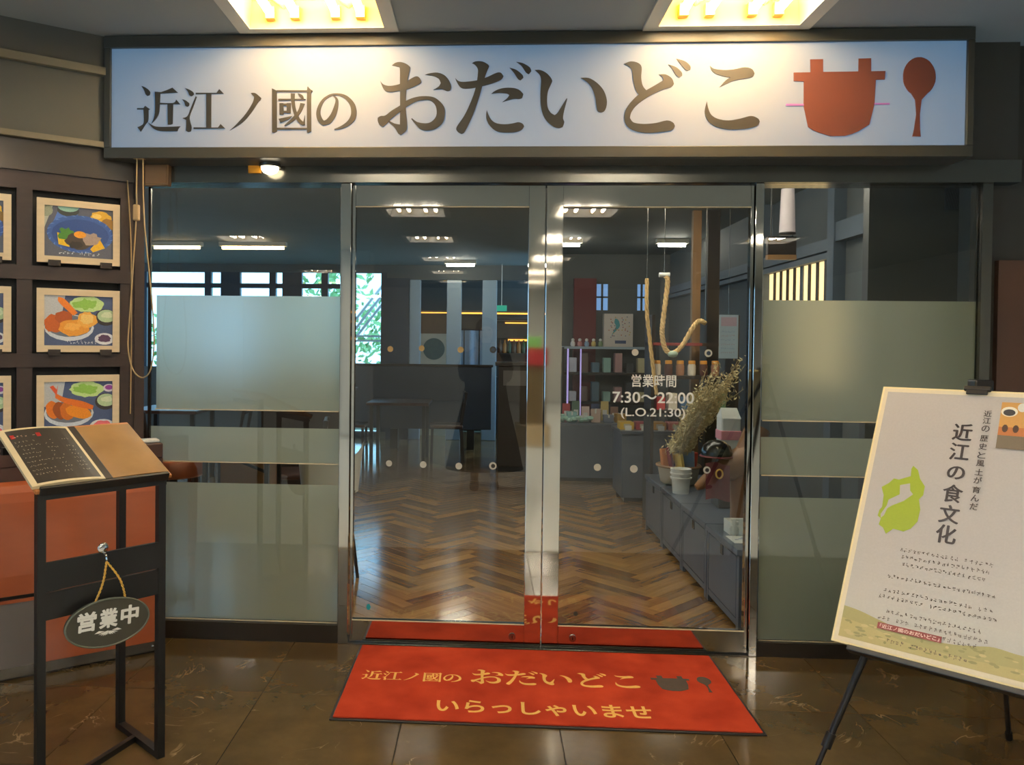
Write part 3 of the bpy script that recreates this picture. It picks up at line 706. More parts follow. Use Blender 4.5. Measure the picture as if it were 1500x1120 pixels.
# ---------------------------------------------------------------- food photographs on the display wall
pm('bracket_dark', (44, 34, 28), 0.5)
def food_print(pr, kind, w, h):
    P = lambda x, y: (x*w, y*h)
    def E(x, y, rx, ry, rgb, **k): pr.poly(ell(x*w, y*h, rx*w, ry*h, k.get('n', 18), k.get('rot', 0), k.get('wob', 0)), rgb)
    if kind == 'noodle':
        pr.rect(0, w, 0, h, (88, 92, 108)); pr.poly([P(0, .55), P(.12, 1), P(0, 1)], (190, 196, 186)); pr.poly([P(.1, .6), P(.22, 1), P(.5, 1), P(.45, .7)], (80, 120, 200))
        E(.34, .93, .16, .12, (54, 60, 58)); E(.34, .99, .15, .09, (150, 196, 180)); E(.02, .9, .1, .12, (150, 160, 140))
        E(.82, .84, .17, .13, (226, 176, 46), wob=.3); E(.76, .86, .07, .05, (250, 214, 110)); E(.92, .7, .1, .12, (150, 110, 40), wob=.3)
        E(.52, .47, .49, .38, (56, 92, 168)); E(.52, .46, .42, .31, (38, 72, 142))
        for i in range(22):
            a = 2*math.pi*i/22; pr.poly([P(.52+.44*math.cos(a), .47+.34*math.sin(a)), P(.52+.485*math.cos(a+.06), .47+.375*math.sin(a+.06)), P(.52+.485*math.cos(a+.14), .47+.375*math.sin(a+.14))], (96, 134, 206))
        pr.poly([P(.2, .24), P(.18, .48), P(.33, .42), P(.36, .2)], (240, 196, 40)); pr.poly([P(.66, .18), P(.8, .4), P(.88, .22), P(.7, .12)], (240, 190, 40))
        E(.32, .45, .12, .12, (70, 130, 40), wob=.5); E(.5, .32, .2, .17, (70, 56, 46), wob=.25); E(.68, .38, .14, .12, (170, 150, 140), wob=.4); E(.51, .46, .09, .07, (240, 160, 40)); E(.45, .25, .1, .07, (46, 38, 32), wob=.4)
        pr.scribble(.2*w, .85*w, .04*h, .09*h, (240, 244, 250), .05)
    else:
        prawn = kind == 'prawn'
        pr.rect(0, w, 0, h, (72, 86, 122)); pr.poly([P(0, .5), P(0, 1), P(.3, 1), P(.25, .6)], (196, 200, 204))
        E(.62, .84, .25, .16, (196, 224, 150), wob=.15, n=26); E(.6, .84, .17, .1, (146, 196, 84), wob=.5, n=26)
        E(.9, .58, .16, .17, (52, 44, 42)); E(.91, .61, .14, .13, (180, 204, 160)); E(.92, .63, .09, .06, (214, 224, 190), wob=.3)
        if prawn: E(.95, .86, .09, .08, (220, 214, 226)); E(.95, .87, .06, .05, (150, 70, 160))
        E(.36, .36, .36, .27, (214, 220, 228)); E(.36, .39, .33, .22, (110, 116, 130))
        c1, c2, c3 = (222, 120, 36), (240, 160, 60), (150, 76, 30)
        if prawn:
            for i, x in enumerate((.13, .23, .33)): E(x, .44-.02*i, .1, .18, (c1, c3, (206, 110, 34))[i], rot=.3, wob=.12)
            E(.5, .38, .2, .12, (236, 146, 34), rot=-.3, wob=.12)
            pr.poly(smooth_poly([P(.16, .78), P(.3, .68), P(.55, .6), P(.72, .5), P(.7, .42), P(.5, .48), P(.28, .58), P(.16, .68)]), (228, 116, 40)); pr.poly([P(.18, .72), P(.08, .9), P(.13, .93), P(.18, .84), P(.2, .95)], (226, 90, 50))
            E(.85, .08, .19, .14, (220, 222, 226)); E(.85, .1, .13, .09, (226, 110, 120), wob=.3)
        else:
            for i, (x, y, rx, ry) in enumerate(((.14, .44, .14, .18), (.28, .56, .13, .13), (.42, .36, .22, .17), (.62, .52, .15, .16))): E(x, y, rx, ry, ((196, 96, 34), (176, 84, 32), (236, 158, 54), (244, 178, 76))[i], wob=.2, n=24)
            E(.62, .54, .1, .1, (250, 208, 120), wob=.3); E(.4, .38, .12, .08, (248, 184, 84), wob=.4)
            pr.poly(smooth_poly([P(.2, .97), P(.3, .92), P(.48, .66), P(.42, .6), P(.3, .74), P(.2, .88)]), (238, 132, 40))
            E(.88, .14, .15, .12, (222, 224, 230)); E(.88, .15, .1, .08, (86, 60, 90), wob=.3)
        pr.scribble(.3*w, .8*w, .03*h, .08*h, (240, 244, 250), .05)
def photo_frame(s, z, w, h, kind, label):
    p = W0 + WD*s + WN*0.034
    t = thing('photo_frame', label, 'picture frame', (p.x, p.y, z), WANG, group='food photographs on the display wall')
    b = .03
    fr = MB()
    fr.box(0, w, -.014, 0, 0, b).box(0, w, -.014, 0, h-b, h).box(0, b, -.014, 0, b, h-b).box(w-b, w, -.014, 0, b, h-b)
    part('frame', fr, 'frame_wood', t)
    pr = Print(lambda u, v, q: (b+u, -.006-q, b+v)); food_print(pr, kind, w-2*b, h-2*b)
    part('print', pr.mb, 'photo_print', t, fixn=False)
    for x in (.045, w-.085):
        part('bracket', MB().box(x, x+.05, -.024, .0, -.014, .012), 'bracket_dark', t)
    return t
FW, FH = .345, .285
photo_frame(-.408, 1.792, FW, FH, 'noodle', 'framed photo of noodles on a blue plate, top frame of the right column')
photo_frame(-.408, 1.392, FW, FH, 'fry', 'framed photo of round fried cutlets in a bowl, middle frame of the right column')
photo_frame(-.408, 1.003, FW, FH, 'prawn', 'framed photo of fried prawns with salad, lowest frame of the right column')
photo_frame(-.852, 1.792, FW, FH, 'noodle', 'framed food photo cut by the left picture edge, top of its column')
photo_frame(-.852, 1.392, FW, FH, 'fry', 'framed food photo cut by the left picture edge, middle of its column')
photo_frame(-.852, 1.003, FW, FH, 'prawn', 'framed food photo cut by the left picture edge, lowest of its column')

# small spots under the ledge; the left one is added to brighten the photographs
for s, nm in ((-1.1, 'added left one beyond the cut-off photo column'), (-.63, 'right one above the cut-off photo column')):
    p = W0+WD*s+WN*.075
    t = thing('ledge_spot', 'small warm spot under the wall ledge, '+nm, 'spotlight', (p.x, p.y, 2.335), WANG, group='ledge spots above the food photos')
    part('bracket', MB().box(-.008, .008, .0, .06, -.008, .0), 'black_metal', t)
    part('can', MB().lathe([(.020, -.045), (.024, -.04), (.024, -.003), (.010, .0)], 14), 'black_metal', t)
    part('lens', MB().lathe([(.017, -.0475), (.017, -.0455)], 12), 'ledge_glow', t)
# counter in front of the display wall
ct = thing('counter', 'orange lacquered counter with dark top in front of the photo wall', 'counter', tuple(W0+WN*.1), WANG)
# local: x along, y = -.1 (front) ... +.09 (wall)
part('top', MB().bevelbox(-3.0, .11, -.06, .05, .90, .97, .006), 'walnut', ct)
part('body', MB().box(-3.0, .11, -.055, .05, .06, .90), 'walnut', ct)
prof = [(-.06, .365), (-.105, .365), (-.112, .45), (-.115, .76), (-.108, .80), (-.09, .828), (-.06, .842)]
mb = MB(); n = len(prof)
mb.add([(x, y, z) for x in (-3.0, .105) for y, z in prof], [(i, i+1, n+i+1, n+i) for i in range(n-1)]+[tuple(range(n))[::-1], tuple(range(n, 2*n)), (0, n, 2*n-1, n-1)])
part('upper_front', mb, 'orange_lacquer', ct)
part('groove', MB().box(-3.0, .1, -.098, -.055, .348, .365), 'black_gloss', ct)
part('edge_strip', MB().box(-3.0, .1, -.107, -.055, .335, .348), 'orange_lacquer', ct)
part('lower_panel', MB().box(-3.0, -.41, -.102, -.055, .06, .335), 'grey_panel', ct, label='grey lower panel')
part('lower_panel', MB().box(-.405, .1, -.104, -.055, .06, .335), 'orange_lacquer', ct)
part('kick_plate', MB().box(-3.0, .095, -.09, .04, .012, .06), 'satin_steel', ct)
part('toe_gap', MB().box(-3.0, .09, -.07, .04, .0, .012), 'black_gloss', ct)
part('stud', MB().blob((.06, -.094, .035), (.006, .005, .006)), 'chrome', ct)
cp = W0+WN*.1+WD*.06
solo('tray', MB().bevelbox(-.04, .04, -.035, .035, .971, .985, .004).move(Matrix.Translation((cp.x-.0, cp.y, 0)) @ Matrix.Rotation(WANG, 4, 'Z')), 'white_plastic', 'small white tray on the right end of the counter', 'tray', (cp.x, cp.y, .971))

# hanging cable with an inline switch
pts = [(-1.912, -.20, 2.285), (-1.914, -.2, 2.15), (-1.914, -.2, 2.04), (-1.928, -.2, 1.8), (-1.945, -.2, 1.55), (-1.951, -.2, 1.42), (-1.935, -.2, 1.33), (-1.905, -.2, 1.285), (-1.871, -.2, 1.279), (-1.842, -.2, 1.32), (-1.828, -.2, 1.44), (-1.838, -.2, 1.62), (-1.862, -.2, 1.85), (-1.875, -.2, 1.98), (-1.882, -.2, 2.12), (-1.884, -.2, 2.285)]
def cr(pts, sub=5):
    P = [Vector(p) for p in pts]; out = []
    for i in range(len(P)-1):
        p0, p1, p2, p3 = P[max(i-1, 0)], P[i], P[i+1], P[min(i+2, len(P)-1)]
        for k in range(sub):
            t = k/sub; out.append(0.5*((2*p1)+(p2-p0)*t+(2*p0-5*p1+4*p2-p3)*t*t+(3*p1-p0-3*p2+p3)*t**3))
    return out+[P[-1]]
cb = thing('cable', 'beige cable hanging in a long loop beside the left glass pane', 'cable', (-1.9, -.2, 1.28))
part('cord', MB().tube(cr(pts), .0032, 6), 'cream_cable', cb, True)
part('switch', MB().bevelbox(-1.928, -1.9, -.212, -.188, 2.0, 2.075, .006), 'cream_cable', cb, True)
part('cord', MB().tube(cr([(-1.99, -.13, 2.2), (-1.972, -.13, 1.9), (-1.968, -.13, 1.5), (-1.972, -.13, 1.1)]), .003, 6), 'cream_cable', cb, True)
part('cord_plate', MB().box(-1.925, -1.875, -.213, -.187, 2.283, 2.2845), 'cream_cable', cb, True)

# ---------------------------------------------------------------- menu stand
SR = Vector((-1.394, -1.10, 0)); SWD = Vector((math.cos(.873), math.sin(.873), 0)); SDD = Vector((-SWD.y, SWD.x, 0)); SW = .42; SD = .33
SANG = math.atan2(SWD.y, SWD.x)
so = SR - SWD*SW
st = thing('menu_stand', 'black metal stand with a sloping wooden menu board', 'stand', tuple(so), SANG)
# local: x 0..SW along the front, y 0..SD back, z up
lg = .026
def leg(x, y, h): part('leg', MB().box(x-lg/2, x+lg/2, y-lg/2, y+lg/2, 0, h), 'black_metal', st)
leg(.013, .013, .965); leg(SW-.013, .013, .965); leg(SW-.013, SD-.013, 1.10)
part('top_bar', MB().box(0, SW, -.004, .026, .952, .98), 'black_metal', st)
part('front_panel', MB().box(.026, SW-.026, .0, .012, .665, .755), 'black_metal', st)
part('front_panel', MB().box(.026, SW-.026, .002, .014, .575, .66), 'black_metal', st)
for x in (SW-.013,): part('foot_bar', MB().box(x-lg/2, x+lg/2, .026, SD-.026, .0, .022), 'black_metal', st)
part('cross_bar', MB().bar((.02, .03, .011), (SW-.02, SD*.55, .011), .02, .02), 'black_metal', st)
part('back_bar', MB().box(.0, SW-.026, SD-.024, SD-.004, 1.06, 1.085), 'black_metal', st)
A = math.atan2(.15, SD)
bm_ = Matrix.Translation((0, -.005, .978)) @ Matrix.Rotation(A, 4, 'X')
part('board', MB().bevelbox(-.012, SW+.012, -.01, SD*1.11, .0, .014, .003).move(bm_), 'board_wood', st)
part('board_lip', MB().bevelbox(0, SW, -.014, -.002, -.004, .024, .002).move(bm_), 'black_metal', st)
ho = part('hook', MB().tube([(.2, -.004, .757), (.2, -.02, .757)], .004, 8).tube(cr([(.2, -.018, .757), (.2, -.03, .75), (.2, -.034, .738), (.2, -.026, .731)]), .003, 6), 'chrome', st)
part('suction_cup', MB().blob((.2, -.006, .772), (.018, .008, .018), 12, 8), 'chrome', st)

# open menu book lying on the sloping board
BM = Matrix.Translation(so) @ Matrix.Rotation(SANG, 4, 'Z') @ bm_
bk = thing('menu_book', 'open menu book with a black handwritten page and a brown page', 'book', tuple(BM @ Vector((SW/2, SD/2, .016))), SANG)
def page(x0, x1, y0, y1, z, bow):
    mb = MB(); n = 8
    vs = []
    for i in range(n+1):
        u = i/n; x = x0+(x1-x0)*u; zz = z+bow*math.sin(math.pi*u)**.8*(1 if bow else 0)
        vs += [(x, y0, zz), (x, y1, zz), (x, y0, .0145), (x, y1, .0145)]
    fs = []
    for i in range(n):
        a, b = i*4, (i+1)*4
        fs += [(a, b, b+1, a+1), (a+2, a+3, b+3, b+2), (a, a+2, b+2, b), (a+1, b+1, b+3, a+3)]
    fs += [(0, 1, 3, 2), (n*4, n*4+2, n*4+3, n*4+1)]
    mb.add(vs, fs); return mb
part('left_pages', page(-.02, .204, .0, .345, .024, .008).move(BM), 'page_edge', bk, True)
lp = page(-.008, .194, .012, .333, .0255, .008).move(BM)
lpo = part('menu_page', lp, 'menu_black', bk, True, label='black page with white handwriting')
pr = Print(lambda u, v, q: BM @ Vector((-.008+u, .012+v, .0262+.008*math.sin(math.pi*min(max((u-.0)/.196, 0), 1))**.8+q)))
pr.rect(.012, .105, .268, .292, (168, 40, 34)); pr.scribble(.018, .1, .272, .014, (230, 190, 170), .1)
for k in range(9):
    y = .238-k*.025
    pr.scribble(.014, .014+.05+.035*rnd.random(), y, .012, (226, 218, 196), .1, 2); pr.scribble(.1, .125+.02*rnd.random(), y, .011, (226, 218, 196), .2, 2)
    if k % 2 == 0 or k > 2: pr.scribble(.158, .186, y+.003, .011, (226, 218, 196), .0, 2)
part('writing', pr.mb, 'matte_print', lpo, True, fixn=False)['kind'] = 'stuff'
part('right_page', page(.222, .424, .004, .342, .020, .003).move(BM), 'kraft', bk, True, label='glossy brown page')
part('spine', MB().bevelbox(.198, .23, .0, .346, .0145, .024, .003).move(BM), 'menu_black', bk, True)

# oval hanging sign
OC = Vector((.205, -.03, .535))
om = Matrix.Translation(so) @ Matrix.Rotation(SANG, 4, 'Z')
ov = thing('hanging_sign', 'dark oval sign with white characters hanging from the menu stand', 'sign', tuple(om @ OC), SANG)
ang = math.radians(-3.5)
def oax(u, v, t): 
    c, s = math.cos(ang), math.sin(ang)
    return (u*c-v*s, t, u*s+v*c)
part('board', MB().prism(ell(0, 0, .136, .076, 40), -.008, .008, oax), 'oval_board', ov)
rim = [Vector(oax(.136*math.cos(a), .076*math.sin(a), -.007)) for a in [2*math.pi*k/40 for k in range(40)]]
part('rim', MB().tube(rim, .0035, 6, closed=True), 'oval_rim', ov)
lt = MB()
for k, ch in enumerate('営業中'):
    for j, (dx, dz) in enumerate(((-.0016, 0), (.0016, 0), (0, .0013), (0, -.0013))):
        add_text(lt, ch, -.100+k*.070+dx, -.100+k*.070+.058+dx, -.016+dz, .044+dz, oax, -.0088-.00005*j, off=.016)
part('lettering', lt, 'white_paint', ov, label='white characters')
orn = MB()
for s in (-1, 1):
    for k in range(5):
        a = math.radians(200+k*14) if s < 0 else math.radians(-20-k*14)
        L = .034-.004*k
        p0 = Vector((0, -.026)); p1 = p0+Vector((math.cos(a)*L, math.sin(a)*L*.75))
        d = (p1-p0).normalized(); nn = Vector((-d.y, d.x))*.0018
        orn.prism([p0-nn*.4, p0+(p1-p0)*.6-nn, p1, p0+(p1-p0)*.6+nn], -.0088, -.0082, oax)
    orn.prism([(s*.012, -.026), (s*.03, -.022), (s*.044, -.029), (s*.03, -.03)], -.0088, -.0082, oax)
part('ornament', orn, 'white_paint', ov, label='small white scroll ornament')
hk = Vector((.2, -.032, .733)) - OC
for x, b in ((-.045, (-.03, -.002, .12)), (.055, (.04, -.002, .13))):
    e = Vector(oax(x, .072*math.sqrt(1-(x/.136)**2), 0))
    pts = cr([hk+Vector((0, 0, 0)), (hk+e)/2+Vector((.012 if x > 0 else .006, -.004, .0)), e])
    tw = MB()
    for ph in (0, math.pi):
        q = []
        for i in range(len(pts)*4):
            f = i/(len(pts)*4-1)*(len(pts)-1); j = min(int(f), len(pts)-2); p = pts[j].lerp(pts[j+1], f-j)
            q.append(p+Vector((math.cos(ph+i*.9), math.sin(ph+i*.9), 0))*.0022)
        tw.tube(q, .0022, 5)
    part('cord', tw, 'gold_cord', ov)

# ---------------------------------------------------------------- red door mat
DM = (-.866, .757, -.785, -.066)
dm = thing('door_mat', 'red welcome mat with golden characters in front of the doors', 'mat', ((DM[0]+DM[1])/2, (DM[2]+DM[3])/2, 0))
part('backing', MB().bevelbox(DM[0]-.012, DM[1]+.012, DM[2]-.012, DM[3]+.012, .0, .006, .002), 'black_metal', dm, True)
part('pile', MB().bevelbox(*DM, .004, .0125, .003), 'mat_red', dm, True)
pm('mat_gold', (226, 178, 92), 0.95, var=0.15, scale=90); pm('mat_grey', (72, 62, 54), 0.95, var=0.2, scale=60)
KS = .421
def max_(u, v, t): return (-.812+(u+1.912)*KS, -.462+(v-2.375)*KS*1.05, t)
g1_, g2_ = MB(), MB()
nl = 0
for nm, a, b in SETS:
    for i in range(a, b):
        k, pts = glyph_polys(i)
        if k == 'v': continue
        (g1_ if nm == 'letter' else g2_).prism(pts, .0133+.00004*(i-a), .012, max_)
part('lettering', g1_, 'mat_gold', dm, True, label='golden shop name'); part('emblem', g2_, 'mat_grey', dm, True, label='dark pot and spoon emblem')
lt = MB(); add_text(lt, 'いらっしゃいませ', -.475, .372, -.722, -.61, lambda u, v, t: (u, v, t), .0133, off=.02)
part('lettering', lt, 'mat_gold', dm, True, label='golden welcome words')

# ---------------------------------------------------------------- poster on a black easel
PB = Vector((.804, -1.232, .528)); PW = Vector((.74409, -.66808, 0)); PH = Vector((.34898, .38869, .85272)); PN = PW.cross(PH)
W_, H_ = .60, .92
pax = lambda u, v, t: PB+PW*u+PH*v+PN*(-t if False else t)
po = thing('poster', 'cream poster with green map and vertical writing on the easel', 'poster', tuple(PB+PW*W_/2))
bd = MB(); c = [(0, 0), (W_, 0), (W_, H_), (0, H_)]
bd.prism(c, 0.0, -.012, pax); part('board', bd, 'poster_edge', po, True)
pr = Print(pax, .0004)
b = .006
pr.rect(b, W_-b, b, H_-b, (222, 208, 178)); pr.rect(.018, W_-.018, .02, H_-.02, (178, 173, 170))
# soft printed sky towards the hills, then the hills
for k in range(8): pr.rect(.018, W_-.018, .02, .36-k*.03, tuple(int(a+(b_-a)*(k+1)/8) for a, b_ in zip((178, 173, 170), (186, 182, 174))))
pr.poly(smooth_poly([(.018, .02), (.018, .118), (.064, .112), (.119, .098), (.21, .077), (.3, .074), (.372, .086), (.418, .095), (.487, .09), (W_-.018, .1), (W_-.018, .02)]), (156, 148, 92))
pr.poly(smooth_poly([(.018, .02), (.018, .08), (.1, .07), (.2, .05), (.34, .045), (.45, .05), (W_-.018, .06), (W_-.018, .02)]), (172, 158, 100))
for _ in range(60):
    x = .03+rnd.random()*.53; y = .03+rnd.random()*.05; pr.poly(ell(x, y, .004+.008*rnd.random(), .002+.003*rnd.random(), 7), (134, 130, 76) if rnd.random() < .6 else (186, 168, 114))
    pr.t -= pr.step*.9
MAP = [(.138, .625), (.154, .611), (.164, .581), (.181, .557), (.181, .526), (.171, .509), (.18, .475), (.178, .434), (.163, .406), (.144, .393), (.114, .397), (.096, .376), (.084, .396), (.07, .404), (.073, .426), (.062, .434), (.064, .455), (.07, .466), (.068, .508), (.057, .536), (.076, .553), (.089, .572), (.104, .57), (.136, .587), (.134, .613)]
LAKE = [(.11, .551), (.138, .561), (.142, .536), (.152, .524), (.129, .497), (.098, .476), (.086, .464), (.08, .438), (.072, .428), (.07, .441), (.083, .474), (.085, .495), (.114, .518)]
pr.poly(MAP, (146, 164, 34)); pr.poly(LAKE, (178, 173, 170))
for k, ch in enumerate('近江の食文化'):
    y = (.762, .691, .616, .544, .473, .406)[k]; hw = .026 if ch != 'の' else .023; hh = .03 if ch != 'の' else .022
    pr.text(ch, .260-hw, .260+hw, y-hh, y+hh, (44, 36, 40), .0016)
for k, ch in enumerate('近江の歴史と風土が育んだ'):
    y = (.835, .809, .780, .745, .716, .685, .657, .626, .598, .565, .537, .508)[k]
    pr.text(ch, .321-.0105, .321+.0105, y-.011, y+.011, (60, 50, 50), .0004)
for u0, u1, v in ((.143, .398, .325), (.15, .388, .302), (.156, .381, .278), (.123, .405, .233), (.12, .41, .188), (.108, .415, .165), (.138, .387, .122), (.118, .406, .099), (.293, .386, .078), (.152, .371, .034)):
    pr.scribble(u0, u1, v, .0145, (70, 52, 44), .05, 5)
pr.rect(.121, .292, .071, .090, (126, 40, 34)); pr.text('「近江ノ國のおだいどこ」', .128, .286, .0745, .0865, (226, 190, 176), .0003)
# photograph at the upper right: a wooden table with cups
pr.rect(.355, W_-.03, .714, .879, (196, 146, 78)); pr.rect(.355, W_-.03, .714, .76, (104, 92, 74)); pr.rect(.355, W_-.03, .76, .79, (176, 106, 56))
for x in (.372, .40, .45, .5): pr.poly(ell(x, .785, .008, .014, 10), (70, 44, 30))
pr.poly(ell(.378, .845, .022, .018, 18), (226, 220, 204)); pr.poly(ell(.378, .842, .016, .012, 18), (50, 46, 52)); pr.poly(ell(.41, .862, .012, .016, 14), (214, 214, 206))
pr.poly(ell(.47, .84, .03, .02, 18), (226, 210, 180)); pr.poly(ell(.53, .85, .025, .018, 18), (120, 60, 40))
part('print', pr.mb, 'print', po, True, fixn=False)
es = thing('easel', 'black folding tripod easel holding the cream poster', 'easel', (1.1, -1.0, 0))
AP = PB+PW*.283+PH*(H_+.025)-PN*.03
def tube_leg(a, b, joint=.62):
    a, b = Vector(a), Vector(b); j = a.lerp(b, joint)
    l = part('leg', MB().tube([a, j], .011, 10).tube([j, b], .008, 10), 'easel_black', es, True)
    part('leg_joint', MB().tube([j-(b-a).normalized()*.02, j+(b-a).normalized()*.03], .016, 10), 'easel_black', l, True)
    part('rubber_foot', MB().tube([b-(b-a).normalized()*.03, b], .012, 8), 'easel_black', l, True)
tube_leg(AP, (.78, -1.14, .006), .88); tube_leg(AP, (1.40, -1.72, .006), .88); tube_leg(AP-PN*.01, (1.66, -.76, .006), .8)
part('apex', MB().bevelbox(-.03, .03, -.025, .025, -.02, .03, .006).move(Matrix.Translation(AP)), 'easel_black', es, True)
cl = MB(); cm = Matrix((PW, PN, PH)).transposed().to_4x4(); cm.translation = PB+PW*.283+PH*H_
part('top_clip', MB().bevelbox(-.038, .038, -.03, .012, -.004, .012, .003).bevelbox(-.03, .03, .003, .010, -.018, .0, .002).move(cm), 'easel_black', es, True)
cm2 = cm.copy(); cm2.translation = PB+PW*.3
part('tray', MB().bevelbox(-.25, .25, -.03, .012, -.018, -.001, .003).move(cm2), 'easel_black', es, True)
# ---------------------------------------------------------------- shop interior: floor of herringbone planks
PL_, PWd = 0.48, 0.08; NN = 6
sf = solo('floor_shop', MB().box(-8, 2.4, 0.02, 9.2, -0.06, -0.012), 'dark_wood', 'glossy herringbone wood floor inside the shop', 'floor', kind='structure')
c45 = math.sqrt(.5)
def clip_poly(poly, ax, lim, keep_gt):
    out = []
    for i in range(len(poly)):
        a, b = poly[i], poly[(i+1) % len(poly)]; ia = (a[ax] > lim) == keep_gt; ib = (b[ax] > lim) == keep_gt
        if ia: out.append(a)
        if ia != ib:
            t = (lim-a[ax])/(b[ax]-a[ax]); out.append((a[0]+t*(b[0]-a[0]), a[1]+t*(b[1]-a[1])))
    return out
planks = []
for k in range(-130, 131):
    for mm in range(-20, 21):
        for o_ in (0, 1):
            x = (k+2*NN*mm)*PWd; y = k*PWd
            if o_ == 0: ctr = (x+PL_/2, y+PWd/2); ang = 0.0
            else: ctr = (x+PWd/2, y+PWd+PL_/2); ang = math.pi/2
            # rotate so that the stacking direction (1,1) lies along y
            X = (ctr[0]-ctr[1])*c45; Y = (ctr[0]+ctr[1])*c45
            planks.append((X, Y, ang+math.pi/4))
G_ = .0008
full_me = MB().bevelbox(-PL_/2+G_, PL_/2-G_, -PWd/2+G_, PWd/2-G_, -.012, 0, .0012).mesh('plank', 'plank')
near, far = [], []
def plank_poly(X, Y, a):
    c, s = math.cos(a), math.sin(a)
    return [(X+u*c-v*s, Y+u*s+v*c) for u, v in ((-PL_/2+G_, -PWd/2+G_), (PL_/2-G_, -PWd/2+G_), (PL_/2-G_, PWd/2-G_), (-PL_/2+G_, PWd/2-G_))]
for X, Y, a in planks:
    q = plank_poly(X, Y, a); ys = [p[1] for p in q]; xs = [p[0] for p in q]
    if max(ys) < .04 or min(ys) > 9.1 or max(xs) < -7.9 or min(xs) > 2.3: continue
    vis = -1.0-.18*Y < X < 1.0+.06*Y and Y < 6.5
    (near if vis else far).append((X, Y, a, q))
near.sort(key=lambda t: t[1]); far += near[300:]; near = near[:300]
for X, Y, a, q in near:
    if min(p[1] for p in q) < .03:
        pc = clip_poly(q, 1, .03, True)
        if len(pc) < 3: continue
        mb = MB().prism([(p[0]-X, p[1]-Y) for p in pc], 0.0, -.012, lambda u, v, t: (u, v, t)).move(Matrix.Rotation(-a, 4, 'Z'))
        o = link('plank', mb.mesh('plank', 'plank'), sf)
    else: o = link('plank', full_me, sf)
    o.location = (X, Y, 0); o.rotation_euler = (0, 0, a)
mb = MB(); tones = []
for X, Y, a, q in far:
    for lim in ((0, -7.95, True), (0, 2.35, False), (1, .03, True), (1, 9.15, False)):
        if len(q) >= 3: q = clip_poly(q, *lim)
    if len(q) < 3: continue
    mb.add([(p[0], p[1], 0) for p in q], [tuple(range(len(q)))]); tones.append(rnd.random())
me = mb.mesh('far_planks', 'plank_far', fixn=False)
at = me.attributes.new('tone', 'FLOAT', 'FACE'); at.data.foreach_set('value', tones)
o = link('far_planks', me, sf); o['kind'] = 'stuff'; o['label'] = 'remaining herringbone planks deeper in the shop'

solo('ceiling_shop', MB().box(-8, 2.4, 0.09, 9.3, SHOP_CEIL, SHOP_CEIL+.05), 'shop_ceiling', 'dark grey ceiling inside the shop', 'ceiling', kind='structure')
# outer walls of the shop
wl = MB().box(-8.1, -8, 0.05, 2.2, 0, 2.7).box(-8.1, -8, 7.6, 9.3, 0, 2.7).box(-8.1, -8, 2.2, 7.6, 0, .9).box(-8.1, -8, 2.2, 7.6, 2.42, 2.7)
solo('wall_shop_left', wl, 'shop_wall', 'left wall of the shop with a window band', 'wall', kind='structure')
# window wall at the back left
BY = 8.0
wb = MB().box(-8, -3.0, BY, BY+.12, .10, 1.05).box(-8, -1.80, BY, BY+.12, 0, .10).box(-8, -1.80, BY, BY+.12, 2.5, SHOP_CEIL)
solo('wall_back_left', wb, 'shop_wall', 'low wall and header of the window front at the back left of the shop', 'wall', kind='structure')
w3 = thing('window_3', 'wide window front with dark mullions at the back left of the shop', 'window', (-5, BY+.05, .10), kind='structure')
for x in (-7.3, -6.4, -5.55, -4.55, -4.2, -3.55, -3.25, -2.75, -2.35, -1.84):
    wd = .30 if x in (-4.2, -3.25) else .10
    part('mullion', MB().box(x-wd/2, x+wd/2, BY+.02, BY+.10, .10, 2.5), 'navy_panel', w3, True)
part('transom', MB().box(-8, -2.3, BY+.03, BY+.09, 2.26, 2.33), 'navy_panel', w3, True)
part('pane', MB().box(-8, -1.8, BY+.055, BY+.062, .10, 2.5), 'clear_glass', w3, True)
w4 = thing('window_4', 'window band in the left side wall of the shop', 'window', (-8.05, 5, .9), kind='structure')
for y in (2.2, 3.55, 4.9, 6.25, 7.55): part('mullion', MB().box(-8.08, -8.02, y, y+.08, .9, 2.42), 'navy_panel', w4, True)
part('pane', MB().box(-8.055, -8.047, 2.2, 7.6, .9, 2.42), 'clear_glass', w4, True)
# back wall behind the passage
solo('wall_back', MB().box(-1.80, 2.4, 9.2, 9.3, 0, SHOP_CEIL), 'shop_wall', 'dark back wall of the shop', 'wall', kind='structure')
solo('trim_9', MB().box(-1.80, .7, BY, BY+.2, 2.40, SHOP_CEIL), 'shop_wall', 'dark header beam across the back passage', 'beam', kind='structure')
solo('wall_back_panel', MB().box(-1.80, -1.46, BY-.02, BY+.1, 0, 2.42), 'navy_panel', 'dark blue wall strip beside the back window', 'wall', kind='structure')
# right interior wall with the paper-screen window
RX = 2.0
ws = thing('wall_shop_right', 'timber framed wall along the right side of the shop', 'wall', (RX, 0, 0), kind='structure')
part('wall_face', MB().box(RX+.05, RX+.12, .09, 6.62, 0, SHOP_CEIL), 'shop_wall', ws, True)
for y in (.84, 1.53, 2.86): part('post', MB().box(RX-.03, RX+.06, y, y+.10, 0, SHOP_CEIL), 'blue_wood', ws, True)
part('beam', MB().box(RX-.02, RX+.06, .3, 1.62, 2.145, 2.27), 'blue_wood', ws, True)
part('beam', MB().box(RX-.02, RX+.06, 1.6, 6.6, 2.10, 2.18), 'blue_wood', ws, True)
part('beam', MB().box(RX-.025, RX+.06, 1.6, 6.6, 2.045, 2.085), 'blue_wood', ws, True)
w5 = thing('window_5', 'lit paper-screen window with dark bars in the right wall', 'window', (RX, 2.2, 1.2), kind='structure')
part('paper', MB().box(RX+.03, RX+.045, 1.63, 2.86, 1.2, 2.045), 'shoji_paper', w5, True)
